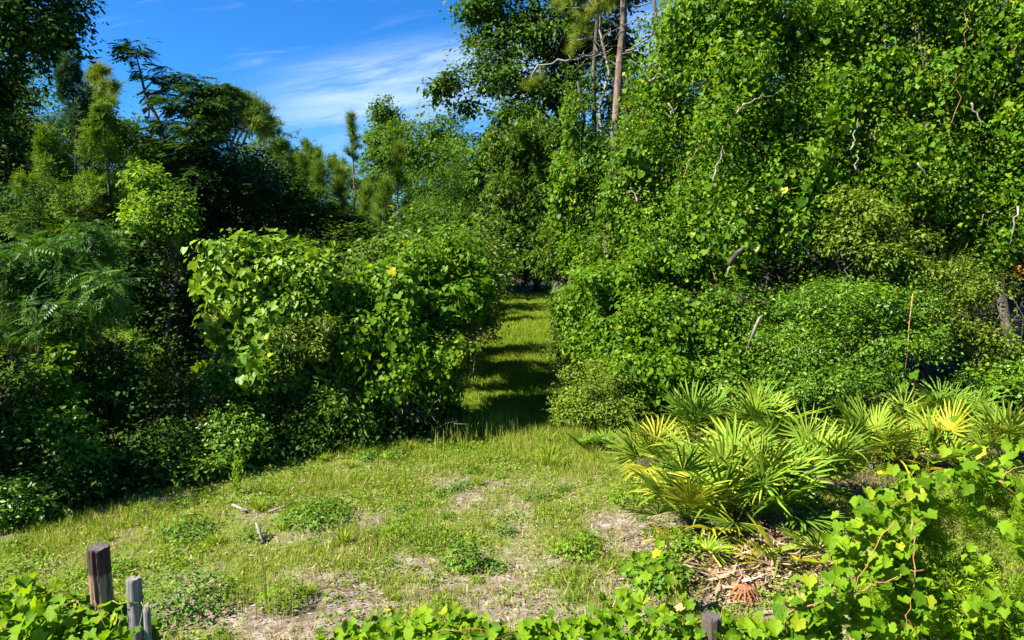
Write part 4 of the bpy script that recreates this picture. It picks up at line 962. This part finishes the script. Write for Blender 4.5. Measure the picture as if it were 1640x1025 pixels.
# leaf and frond litter under the palmettos and along the thicket edge
gl = np.array([ground_at(rng.normal(1220, 80), rng.normal(895, 32)) for _ in range(2600)])
gl2 = np.array([ground_at(rng.uniform(880, 1640), rng.uniform(690, 900)) for _ in range(3500)])
gl3 = np.array([(a_, edge_left_y(a_) + abs(rng.normal(.2, .7)), 0) for a_ in rng.uniform(-9, -1.4, 2500)])
gl4 = np.stack([rng.uniform(-5.5, 5.5, 14000), rng.uniform(5.0, 11, 14000), np.zeros(14000)], -1)
ga = np.concatenate([gl, gl2, gl3, gl4]); ga[:, 2] = gz(ga[:, 0], ga[:, 1]) + rng.uniform(.006, .05, len(ga))
n = len(ga); x, y, z = frames(np.array((0, 0, 1.0)) + .35 * rng.normal(size=(n, 3)), rand_unit(n))
sz = rng.uniform(.04, .11, n); sz[:2600] = rng.uniform(.08, .35, 2600)
V, F, T = scatter(T_ovate(.07, .02), ga, x, y, z, sz, rng.random(n))
o = link('leaf_litter', mesh_np('leaf_litter', V, F, M['dead_leaf'], T), kind='stuff'); tag(o, 'dry brown leaves and frond strips strewn on the ground', 'litter')

# ------------------------------------------------------------------ grass
def blades(x, y, h, w, lean=.5, tone=None, short=False):
    n = len(x); b = np.stack([x, y, gz(x, y) - .005], -1)
    a = rng.uniform(0, 2 * np.pi, n); s = np.stack([np.cos(a), np.sin(a), np.zeros(n)], -1) * (w / 2)[:, None]
    l = rand_unit(n) * (h * lean * rng.random(n))[:, None]; l[:, 2] *= .2
    mid = b + np.stack([l[:, 0] * .35, l[:, 1] * .35, h * .6], -1)
    tip = b + np.stack([l[:, 0], l[:, 1], h * (1 - .25 * rng.random(n))], -1)
    if short:
        V = np.stack([b - s, b + s, tip], 1).reshape(-1, 3)
        return V, np.arange(n * 3).reshape(-1, 3), np.repeat(np.clip(tone, 0, 1), 3)
    V = np.stack([b - s, b + s, mid - s * .7, mid + s * .7, tip], 1).reshape(-1, 3)
    k = (np.arange(n) * 5)[:, None, None]
    F = (np.array([(0, 1, 3), (0, 3, 2), (2, 3, 4)])[None] + k).reshape(-1, 3)
    return V, F, np.repeat(np.clip(tone if tone is not None else rng.normal(.42, .25, n), 0, 1), 5)

n = 460000
y = 4.3 + (14.5 - 4.3) * rng.random(n) ** 1.25; x = rng.uniform(-.80, .80, n) * y
dens = (1 - .88 * bare(x, y)) * (1 - .85 * woods(x, y)) * (.35 + .65 * np.clip((n2(x, y, 2.6, 5.0) - .3) / .3, 0, 1))
k = rng.random(n) < dens; x, y = x[k], y[k]; n = len(x)
hh = (.035 + .085 * n2(x, y, 1.1, 6.0) ** 1.5 * 1.6) * rng.uniform(.5, 1.3, n) * (1 + .8 * np.clip((y - 10.5) / 2, 0, 1))
tone = rng.normal(.40, .2, n) + .5 * (n2(x, y, .9, 8.0) - .45)
tone[rng.random(n) < .17] = 1.0
v1 = blades(x, y, hh, rng.uniform(.007, .013, n), .9, tone, True)
n = 150000
y = 11 + 42 * rng.random(n) ** 1.8; x = path_x(y) + path_w(y) * rng.uniform(-1.25, 1.25, n); rut = np.exp(-((np.abs(x - path_x(y)) - .75) / .2) ** 2)
k = ~((woods(x, y) > .5) & (rng.random(n) < .7)); x, y, rut = x[k], y[k], rut[k]; n = len(x)
v2 = blades(x, y, rng.uniform(.05, .17, n) * np.clip((y - 10.6) / 3, .3, 1) * (1 + y / 60) * (1 - .45 * rut) * (.5 + n2(x, y, 1.2, 15.0)), .007 + .0011 * y * rng.uniform(.6, 1.2, n), .8, rng.normal(.28, .2, n) + .35 * (n2(x, y, .8, 17.0) - .5), True)
o = link('grass', mesh_np('grass', *[q for q in join(v1, v2)][:2], M['grass'], join(v1, v2)[2]), kind='stuff'); tag(o, 'short yellow green grass over the clearing and along the track', 'grass')
# tall stalks along the shade border
n = 420; px = rng.uniform(690, 830, n); py = 712 - (px - 690) * .11 + rng.normal(-6, 9, n)
g = np.array([ground_at(a_, b_) for a_, b_ in zip(px, py)])
v3 = blades(g[:, 0], g[:, 1], rng.uniform(.2, .55, n), rng.uniform(.008, .013, n), .25, rng.uniform(.4, 1, n))
o = link('tall_grass', mesh_np('tall_grass', v3[0], v3[1], M['grass'], v3[2]), kind='stuff'); tag(o, 'thin tall grass stalks standing along the shade border of the track', 'grass')
# tiny broad leaves among the grass
n = 115000
y = 4.4 + 9 * rng.random(n) ** 1.2; x = rng.uniform(-.8, .8, n) * y
dens = np.clip((n2(x, y, 1.9, 12.0) - .42) / .16, .04, 1) * (1 - .8 * bare(x, y)) * (1 - .6 * woods(x, y))
k = rng.random(n) < dens; x, y = x[k], y[k]; n = len(x)
p3 = np.stack([x, y, gz(x, y) + rng.uniform(.01, .09, n)], -1)
fx, fy, fz = orient('broad', rand_unit(n) * np.array((1, 1, .3)) + (0, 0, .3))
V, F, T = scatter('ovate', p3, fx, fy, fz, rng.uniform(.025, .055, n), np.clip(rng.normal(.45, .25, n), 0, 1))
o = link('clover', mesh_np('clover', V, F, M['weed'], T), kind='stuff'); tag(o, 'low carpet of tiny broad leaves mixed into the grass', 'ground cover')

# weeds: a few kinds, copied over the clearing
def weed_vf(r, h, n, size, tmpl='ovate', mode='broad'):
    a = rng.uniform(0, 6.28, n); q = np.sqrt(rng.random(n)) * r
    pos = np.stack([np.cos(a) * q, np.sin(a) * q, h * rng.uniform(.1, 1, n) * (1 - .5 * (q / r) ** 2)], -1)
    out = nrm(pos + (0, 0, .05)); x, y, z = orient(mode, out)
    lv = scatter(tmpl, pos, x, y, z, size * rng.uniform(.6, 1.2, n), np.clip(rng.normal(.45, .2, n), 0, 1))
    st = [tube([(0, 0, 0), pos[i] * .6 + (0, 0, .02), pos[i]], [.004, .003, .002], 3) for i in range(0, n, max(1, n // 10))]
    return join(lv, *st)
def tuft_vf(r, h, n):
    a = rng.uniform(0, 6.28, n); q = np.abs(rng.normal(0, r * .35, n))
    b = np.stack([np.cos(a) * q, np.sin(a) * q, np.zeros(n)], -1); d = np.stack([np.cos(a) * .5, np.sin(a) * .5, np.ones(n)], -1) + rng.normal(0, .25, (n, 3))
    tip = b + nrm(d) * (h * rng.uniform(.5, 1.1, n))[:, None]; s = np.cross(nrm(d), rand_unit(n)) * .005
    mid = (b + tip) / 2 + (0, 0, h * .08)
    V = np.stack([b - s, b + s, mid - s, mid + s, tip - (0, 0, .1 * h)], 1).reshape(-1, 3); k = (np.arange(n) * 5)[:, None, None]
    return V, (np.array([(0, 1, 3), (0, 3, 2), (2, 3, 4)])[None] + k).reshape(-1, 3), np.repeat(np.clip(rng.normal(.4, .2, n), 0, 1), 5)
WM = []
for i in range(4): v_ = weed_vf(.14, .13, 110, .045); WM.append(('weed', mesh_np('weed', v_[0], v_[1], M['weed'], v_[2]), 'small light green broad leaved weed in the open grass', 'light weeds in the clearing'))
for i in range(3): v_ = weed_vf(.17, .18, 160, .05); WM.append(('weed', mesh_np('weed', v_[0], v_[1], M['weed_dark'], v_[2]), 'small dark green bushy weed in the open grass', 'dark weeds in the clearing'))
for i in range(3): v_ = tuft_vf(.16, .24, 130); WM.append(('grass_tuft', mesh_np('grass_tuft', v_[0], v_[1], M['grass'], v_[2]), 'tuft of longer grass standing out of the short grass', 'grass tufts in the clearing'))
cnt = 0
while cnt < 210:
    yy = rng.uniform(5.4, 12.5); xx = rng.uniform(-.75, .5) * yy
    if woods(np.array([xx]), np.array([yy]))[0] > .3: continue
    nm, me, lb, gp = WM[int(rng.integers(len(WM)))]
    o = link(nm, me); s = rng.uniform(.3, .95); o.location = (xx, yy, float(gz(xx, yy)) - .005); o.scale = (s, s, s * rng.uniform(.7, 1.1)); o.rotation_euler = (0, 0, rng.uniform(0, 6.28))
    if yy < 6.6: wh = 'close to the bottom leaf hedge' if xx > -2 else 'beside the two posts'
    elif xx > .12 * yy: wh = 'on the palmetto side of the clearing'
    elif yy > edge_left_y(xx) - 1.3: wh = 'along the shaded thicket edge'
    elif yy > 10: wh = 'at the mouth of the track'
    elif xx < -3: wh = 'in the left part of the clearing'
    else: wh = 'in the middle of the clearing'
    lb = lb.replace('in the open grass', wh) if 'in the open' in lb else lb.replace('out of the short grass', 'up ' + wh)
    gp = gp.split(' in the')[0] + ' ' + wh
    tag(o, lb, 'weed' if nm == 'weed' else 'grass tuft', gp); cnt += 1
cnt = 0
while cnt < 70:
    yy = 11 + 24 * rng.random() ** 1.5; sd = rng.choice((-1, 1)); xx = float(path_x(yy) + sd * path_w(yy) * rng.uniform(.45, 1.15))
    nm, me, lb, gp = WM[int(rng.integers(len(WM)))]
    o = link(nm, me); q = rng.uniform(.6, 1.5); o.location = (xx, yy, float(gz(xx, yy)) - .005); o.scale = (q, q, q); o.rotation_euler = (0, 0, rng.uniform(0, 6.28))
    wh = 'along the %s edge of the grassy track' % ('left' if sd < 0 else 'right')
    lb = lb.replace('in the open grass', wh) if 'in the open' in lb else 'tuft of longer grass ' + wh
    tag(o, lb, 'weed' if nm == 'weed' else 'grass tuft', gp.split(' in the')[0] + ' ' + wh); cnt += 1
def one_weed(name, label, px, py, vf, mat, s=1.0, cat='weed'):
    g = ground_at(px, py); g[2] = float(gz(g[0], g[1]))
    o = link(name, mesh_np(name, vf[0] * s, vf[1], M[mat], vf[2])); o.location = g
    return tag(o, label, cat)
one_weed('weed', 'dark leafy weed casting a short shadow in the middle of the clearing', 745, 905, weed_vf(.16, .36, 170, .075), 'weed_dark')
one_weed('weed', 'feathery light green weed patch in the centre of the clearing', 665, 865, weed_vf(.42, .34, 1100, .045, 'narrow', 'upright'), 'weed')
one_weed('weed', 'dark trailing weed with an orange leaf left of the feathery patch', 505, 832, weed_vf(.45, .24, 700, .06), 'weed_dark')
one_weed('weed', 'leafy weed clump on the right side of the clearing', 925, 885, weed_vf(.26, .26, 380, .055), 'weed')
one_weed('weed', 'broad dark weed between the thicket and the posts', 300, 855, weed_vf(.34, .26, 480, .055), 'weed_dark')
one_weed('weed', 'shaded weed clump right of the split grey post', 300, 985, weed_vf(.42, .42, 800, .055), 'weed_dark')
one_weed('weed', 'bushy weed in front of the pale palmetto', 1015, 800, weed_vf(.36, .34, 700, .05), 'weed')
one_weed('weed', 'leafy weed under the front left palmetto fans', 1090, 885, weed_vf(.30, .34, 600, .055), 'weed')
one_weed('weed', 'weed mat at the left front of the palmetto litter', 1050, 935, weed_vf(.34, .36, 500, .07), 'weed_dark')
one_weed('weed', 'small weed beside the rust brown dead frond', 1260, 960, weed_vf(.26, .2, 300, .05), 'weed')
n = 90; v_ = blades(rng.normal(0, .22, n), rng.normal(0, .14, n), rng.uniform(.2, .95, n), rng.uniform(.004, .007, n), .16, rng.uniform(.2, .8, n)); v_[0][:, 2] -= float(gz(0, 0))
v_ = (v_[0], v_[1], v_[2]); one_weed('grass_tuft', 'loose stand of thin tall grass stalks right of the posts', 428, 985, v_, 'grass', cat='grass tuft')
one_weed('weed', 'leafy weed at the foot of the thin tall stalks', 455, 975, weed_vf(.22, .24, 260, .05), 'weed')
one_weed('grass_tuft', 'thick light grass tuft at the right track edge', 880, 745, tuft_vf(.3, .3, 220), 'grass', cat='grass tuft')
# spire weed
g = ground_at(380, 793); g[2] = 0
pos = g + np.stack([rng.normal(0, .03, 160), rng.normal(0, .03, 160), np.sort(rng.uniform(.03, .5, 160))], -1)
x, y, z = orient('upright', rand_unit(160)); r_ = thing('spire_weed', 'yellow green spire weed standing at the thicket edge', 'weed', g)
part('foliage', scatter('narrow', pos, x, y, z, rng.uniform(.05, .09, 160), rng.uniform(.4, 1, 160)), M['weed'], r_, kind='stuff'); part('stem', tube([g, g + (.01, 0, .48)], [.008, .003], 4), M['green_stem'], r_)
# fallen wood
def stick(label, pts, r0, mat='dead_wood', cat='stick'):
    P = np.array([ground_at(*q) + (0, 0, h_) for *q, h_ in pts]); root = P[0].copy()
    o = link('fallen_stick', mesh_np('fallen_stick', *tube(P - root, np.linspace(r0, r0 * .5, len(P)), 7, .35)[:2], M[mat], None, True)); o.location = root; tag(o, label, cat)
stick('pale broken stick leaning up in the grass below the yellow spire weed', [(421, 872, .02), (416, 866, .10), (411, 862, .19)], .03)
stick('curved pale stick lying near the yellow spire weed', [(372, 812, .03), (388, 821, .05), (402, 822, .03)], .022)
stick('pale chunk of dead wood lying right of the split grey post', [(352, 944, .03), (366, 948, .05), (379, 948, .03)], .03)
stick('grey twig pile beside the dark trailing weed', [(430, 822, .02), (455, 818, .05), (478, 803, .03)], .018)
stick('short pale stick in front of the dark thicket edge', [(560, 738, .02), (590, 732, .04)], .018)

# ------------------------------------------------------------------ fence posts
def post_mat(name, c0, c1, top_c, band=None):
    mt, N, L = new_mat(name)
    t = N.new('ShaderNodeTexCoord'); mp = N.new('ShaderNodeMapping'); mp.inputs['Scale'].default_value = (1, 1, .05); L.new(t.outputs['Object'], mp.inputs[0])
    n = N.new('ShaderNodeTexNoise'); n.inputs['Scale'].default_value = 60; n.inputs['Detail'].default_value = 7; n.inputs['Roughness'].default_value = .7; L.new(mp.outputs[0], n.inputs['Vector'])
    rp = N.new('ShaderNodeValToRGB'); e = rp.color_ramp.elements; e[0].position, e[1].position = .35, .68; e[0].color, e[1].color = (*c0, 1), (*c1, 1); L.new(n.outputs[0], rp.inputs[0])
    col = rp.outputs[0]
    if band:
        s = N.new('ShaderNodeSeparateXYZ'); L.new(t.outputs['Object'], s.inputs[0])
        n2_ = N.new('ShaderNodeTexNoise'); n2_.inputs['Scale'].default_value = 14; L.new(t.outputs['Object'], n2_.inputs['Vector'])
        ad = N.new('ShaderNodeMath'); ad.operation = 'MULTIPLY_ADD'; L.new(n2_.outputs[0], ad.inputs[0]); ad.inputs[1].default_value = .06; L.new(s.outputs[2], ad.inputs[2])
        mr = N.new('ShaderNodeMapRange'); L.new(ad.outputs[0], mr.inputs[0]); mr.inputs[1].default_value = band; mr.inputs[2].default_value = band + .035
        mx = N.new('ShaderNodeMix'); mx.data_type = 'RGBA'; mx.blend_type = 'MULTIPLY'; L.new(mr.outputs[0], mx.inputs[0]); L.new(col, mx.inputs[6]); mx.inputs[7].default_value = (.28, .26, .27, 1); col = mx.outputs[2]
    p = N.new('ShaderNodeBsdfPrincipled'); p.inputs['Roughness'].default_value = .9; p.inputs['Specular IOR Level'].default_value = .15; L.new(col, p.inputs['Base Color'])
    b = N.new('ShaderNodeBump'); b.inputs['Strength'].default_value = .9; b.inputs['Distance'].default_value = .012; L.new(n.outputs[0], b.inputs['Height']); L.new(b.outputs[0], p.inputs['Normal'])
    o = N.new('ShaderNodeOutputMaterial'); L.new(p.outputs[0], o.inputs[0])
    return mt
def end_mat(name, c0, c1):
    mt, N, L = new_mat(name)
    t = N.new('ShaderNodeTexCoord'); wv = N.new('ShaderNodeTexWave'); wv.wave_type = 'RINGS'; wv.rings_direction = 'Z'; wv.inputs['Scale'].default_value = 28; wv.inputs['Distortion'].default_value = 3.0; wv.inputs['Detail'].default_value = 3
    L.new(t.outputs['Object'], wv.inputs['Vector'])
    n = N.new('ShaderNodeTexNoise'); n.inputs['Scale'].default_value = 45; n.inputs['Detail'].default_value = 6; L.new(t.outputs['Object'], n.inputs['Vector'])
    mm = N.new('ShaderNodeMath'); mm.operation = 'MULTIPLY'; L.new(wv.outputs['Fac'], mm.inputs[0]); L.new(n.outputs[0], mm.inputs[1])
    rp = N.new('ShaderNodeValToRGB'); e = rp.color_ramp.elements; e[0].position, e[1].position = .1, .6; e[0].color, e[1].color = (*c0, 1), (*c1, 1); L.new(mm.outputs[0], rp.inputs[0])
    p = N.new('ShaderNodeBsdfPrincipled'); p.inputs['Roughness'].default_value = .9; L.new(rp.outputs[0], p.inputs['Base Color'])
    o = N.new('ShaderNodeOutputMaterial'); L.new(p.outputs[0], o.inputs[0])
    return mt
M['post_brown'] = post_mat('creosoted_post', (.022, .017, .014), (.13, .10, .08), None, 0)
M['post_grey'] = post_mat('weathered_post', (.06, .056, .052), (.27, .26, .245), None)
M['end_dark'] = end_mat('dark_end_grain', (.016, .013, .012), (.13, .11, .10))
M['end_grey'] = end_mat('grey_end_grain', (.06, .055, .05), (.28, .27, .255))

def post(label, px, top_py, Y, r, lean, mat, endm, band=None, cracks=7, slab=False, seed=0):
    c = at(px, top_py, Y); H = c[2]; rr = np.random.default_rng(seed)
    base = np.array((c[0] - lean[0] * H, c[1] - lean[1] * H, -.1)); root = thing('fence_post', label, 'fence post', (c[0], c[1], 0), 'round fence posts')
    sides, rings = 40, 14
    ang = np.linspace(0, 2 * np.pi, sides, endpoint=False); cr = np.zeros(sides)
    for q in rr.choice(sides, cracks, replace=False): cr[q] = rr.uniform(.1, .32)
    cr += rr.normal(0, .018, sides)
    V = []
    zs = np.concatenate([np.linspace(-.1, H - .02, rings - 2), [H - .007, H]])
    for i, zz in enumerate(zs):
        f = (zz + .1) / (H + .1); k = r * (1.04 - .05 * f) * (1 - cr + .012 * np.sin(ang * 3 + zz * 5)) * (1 if i < rings - 1 else .93)
        cx = base[:2] + (c[:2] - base[:2]) * f
        V.append(np.stack([cx[0] + k * np.cos(ang), cx[1] + k * np.sin(ang), np.full(sides, zz) + (rr.normal(0, .005, sides) if i > rings - 3 else 0)], -1))
    V = np.concatenate(V) - np.array((c[0], c[1], 0))
    F = [(i * sides + j, i * sides + (j + 1) % sides, (i + 1) * sides + (j + 1) % sides, (i + 1) * sides + j) for i in range(rings - 1) for j in range(sides)]
    sh = mesh_np('shaft', V, np.array(F), M[mat]); link('shaft', sh, root)
    tv = np.vstack([V[-sides:], [(0, 0, H - .004)]]); tvv = tv - np.array((0, 0, H)); tf = np.array([(j, (j + 1) % sides, sides) for j in range(sides)])
    link('end_grain', mesh_np('end_grain', tvv, tf, M[endm]), root, (0, 0, H))
    return root, c
M['post_brown_band'] = post_mat('banded_post', (.045, .028, .02), (.36, .235, .16), None, at(157, 914, 5.05)[2])
post('tall brown round post with black stained top at the lower left', 157, 876, 5.05, .076, (-.02, 0), 'post_brown_band', 'end_dark', seed=2)
p2, c2 = post('shorter grey weathered post bound with a green tendril', 214, 926, 4.75, .050, (-.01, 0), 'post_grey', 'end_grey', cracks=9, seed=5)
# split slab standing against the grey post, and the tendril tied round it
sl = at(232, 973, 4.72); hs_ = sl[2]
sv = []
for zz, w in ((-.05, .03), (hs_ * .6, .029), (hs_ - .03, .027), (hs_ + rng.uniform(-.004, .01), .022)):
    for a_ in np.linspace(0, 2 * np.pi, 9, endpoint=False): sv.append((sl[0] + .012 + w * math.cos(a_) * (1 + .15 * math.sin(5 * a_)), sl[1] + w * .7 * math.sin(a_), zz + .01 * math.sin(a_ * 2) * (zz > .1)))
sf = [(i * 9 + j, i * 9 + (j + 1) % 9, (i + 1) * 9 + (j + 1) % 9, (i + 1) * 9 + j) for i in range(3) for j in range(9)]
sv.append((sl[0], sl[1], hs_ - .005)); sf3 = [(27 + j, 27 + (j + 1) % 9, 36, 36) for j in range(9)]
bm_v = np.array(sv) - np.array(p2.location)
tri = [(a_, b_, c_) for a_, b_, c_, d_ in sf] + [(a_, c_, d_) for a_, b_, c_, d_ in sf] + [(a_, b_, c_) for a_, b_, c_, d_ in sf3]
link('split_slab', mesh_np('split_slab', bm_v, np.array(tri), M['post_grey']), p2)
a_ = np.linspace(0, 2 * np.pi, 16); cz = at(214, 965, 4.7)[2]
ring = np.stack([c2[0] + .056 * np.cos(a_), c2[1] + .056 * np.sin(a_), cz + .006 * np.sin(2 * a_)], -1)
td = thing('tendril', 'thin yellow green vine tendril tied round the grey post', 'tendril', (c2[0], c2[1], cz))
part('loop', tube(ring, np.full(16, .0035), 5), M['green_stem'], td, True)
part('stem', tube([at(180, 962, 4.72), at(190, 967, 4.68), at(203, 965, 4.69), at(212, 964, 4.69)], [.003, .0035, .0035, .003], 5), M['green_stem'], td, True)
part('stem', tube([at(192, 962, 4.72), at(196, 985, 4.7), at(190, 1000, 4.7), at(194, 1030, 4.7)], [.003] * 4, 5), M['green_stem'], td, True)
part('stem', tube([at(226, 964, 4.69), at(230, 972, 4.68), at(224, 1000, 4.66), at(238, 1018, 4.65)], [.003] * 4, 5), M['green_stem'], td, True)
post('dark round post rising from the leaf hedge at the bottom edge', 1140, 986, 4.9, .070, (.0, 0), 'post_brown', 'end_dark', seed=9)

# ------------------------------------------------------------------ foreground vines and juniper
def vine_bed(label, base, pos, out, size, stems, singles=300, kind='grape', extra=('yellow1', .02), mat='grape', mode='vine'):
    root = thing('grapevine', label, 'vine', base, 'grapevines in the foreground')
    x, y, z = orient(mode, out); n = len(pos); sz = size * rng.uniform(.6, 1.2, n)
    rest = leaf_objs(root, pos, x, y, z, sz, kind, mat + '1', singles, extra)
    if rest.any(): part('leaf_mass', scatter('grape', pos[rest], x[rest], y[rest], z[rest], sz[rest], np.clip(rng.normal(.45, .22, rest.sum()), 0, 1)), M[mat], root, kind='stuff')
    for st, r_ in stems: st = wob(st); part('stem', tube(st, np.linspace(r_, r_ * .6, len(st)) * .62, 6, .2), M['vine_stem'], root, True)
    return root
def bed_pts(n, px0, px1, top_fn, Y0, Y1):
    px = rng.uniform(px0, px1, n); Y = rng.uniform(Y0, Y1, n); P = np.array([at(a_, top_fn(a_), 5.0) for a_ in px])
    t = (Y - Y0) / (Y1 - Y0); zt = P[:, 2] * np.clip(1.0 - .9 * (np.abs(t - .45) * 1.6) ** 3, .1, 1)
    dd = rng.random(n) ** 1.7
    pos = np.stack([P[:, 0] / 5.0 * Y, Y, zt * (1 - .75 * dd) + rng.normal(0, .03, n)], -1)
    out = np.stack([rng.normal(-.35, .7, n), -.7 + .7 * t, np.full(n, .6)], -1)
    return pos, nrm(out)
lt = lambda a_: np.interp(a_, [-120, 0, 40, 110, 190, 230, 262], [935, 935, 925, 950, 968, 985, 1010]) + 8 * math.sin(a_ * .13)
p_, o_ = bed_pts(1500, -150, 258, lt, 4.3, 5.4)
vine_bed('thick bed of broad vine leaves heaped around the two posts at the lower left', (-3.4, 4.9, 0), p_, o_, .095,
         [([at(-20, 1000, 4.6), at(30, 1010, 4.5), at(60, 1030, 4.5)], .006), ([at(150, 962, 4.8), at(162, 985, 4.75), at(172, 1010, 4.7)], .004)], 260)
bt = lambda a_: np.interp(a_, [520, 560, 600, 660, 740, 800, 900, 980, 1060, 1130, 1200, 1300], [1018, 1002, 990, 988, 976, 992, 988, 976, 984, 990, 996, 985]) + 5 * math.sin(a_ * .17)
p_, o_ = bed_pts(1700, 515, 1330, bt, 4.55, 5.3)
vine_bed('low hedge of round vine leaves along the bottom edge of the picture', (.4, 4.9, 0), p_, o_, .092, [([at(700, 1012, 4.7), at(760, 1006, 4.7), at(840, 1018, 4.7)], .005)], 300)

jb = at(1540, 400, 5.15)
juni = shrub('juniper', 'bright green feathery juniper filling the lower right corner', (jb[0], 5.2), [PB(1530, 890, 5.15, 110, 110, .5), PB(1600, 830, 5.2, 90, 70, .45), PB(1450, 900, 5.1, 60, 90, .4), PB(1560, 980, 5.0, 130, 80, .5), PB(1650, 900, 5.1, 80, 120, .5), PB(1480, 830, 5.2, 60, 46, .35), PB(1440, 980, 5.0, 50, 60, .4), PB(1580, 1080, 5, 170, 110, .5)],
      'juniper', 'finespray', 310, 34, .055, .115, mode='upright', shell=(.3, 1.02), lump=.35, stems=8, sr=.02)
def vpos(lst, spread, per, Y0=4.55):
    P = []
    for px, py, s, k, dY in lst:
        for _ in range(int(k * 1.7)): P.append(at(px + rng.normal(0, s), py + rng.normal(0, s * .85), Y0 + dY + rng.normal(0, .07)))
    return np.array(P)
P = vpos([(1330, 960, 26, 26, 0), (1300, 1000, 28, 34, .05), (1360, 900, 24, 22, .1), (1350, 860, 18, 12, .2), (1400, 850, 22, 16, .2), (1390, 820, 18, 10, .25), (1420, 900, 20, 14, .05), (1440, 780, 26, 18, .35), (1490, 775, 22, 14, .35), (1470, 830, 18, 8, .2), (1540, 760, 30, 12, .45), (1610, 745, 30, 16, .45), (1640, 780, 22, 8, .3), (1380, 1000, 40, 40, 0), (1450, 1000, 36, 18, 0), (1540, 1020, 40, 10, 0), (1580, 965, 24, 7, -.05), (1620, 1010, 30, 14, 0), (1556, 910, 30, 4, 0), (1630, 870, 20, 4, .1), (1250, 1010, 24, 18, .1)], 0, 0)
O = nrm(np.stack([rng.normal(-.45, .5, len(P)), np.full(len(P), -.55), np.full(len(P), .75)], -1))
S = lambda *q: [at(a_, b_, 4.5) for a_, b_ in q]
gvine = vine_bed('grapevine with orange runners climbing over the juniper at the lower right', (2.5, 4.7, 0), P, O, .092,
    [(S((1262, 982), (1320, 962), (1400, 932), (1465, 915), (1480, 913)), .010), (S((1462, 835), (1464, 870), (1466, 912), (1458, 960), (1450, 1010)), .009), (S((1432, 838), (1405, 872), (1390, 905), (1372, 935), (1352, 975)), .007), (S((1262, 982), (1256, 998), (1262, 1015)), .006), (S((1464, 838), (1480, 828)), .005),
     (S((1600, 770), (1625, 790), (1650, 820)), .009), (S((1606, 765), (1620, 752), (1645, 745)), .008), (S((1450, 985), (1462, 1005), (1475, 1030)), .007), (S((1380, 850), (1395, 870), (1405, 872)), .004), (S((1425, 812), (1445, 800), (1465, 790)), .004), (S((1315, 965), (1318, 990), (1316, 1020)), .005)], 300, extra=('yellow1', .04))
# yellowing shoots in front of the left palmettos
P = vpos([(1030, 915, 18, 9, 1.6), (1075, 925, 14, 7, 1.6), (1050, 890, 16, 8, 1.7), (1085, 975, 10, 4, 1.1), (1010, 960, 16, 6, 1.2), (985, 975, 16, 6, .9)], 0, 0)
O = nrm(np.stack([rng.normal(-.3, .4, len(P)), np.full(len(P), -.7), np.full(len(P), .6)], -1))
vine_bed('straggling vine shoots with yellow leaves in front of the left palmettos', at(1040, 400, 6.2) * np.array((1, 1, 0)), P, O, .10, [([at(1050, 990, 6.0), at(1048, 940, 6.1), at(1040, 890, 6.2)], .006), ([at(1085, 1005, 5.7), at(1084, 960, 5.8), at(1076, 915, 6.1)], .005)], 60, extra=('yellow1', .13))
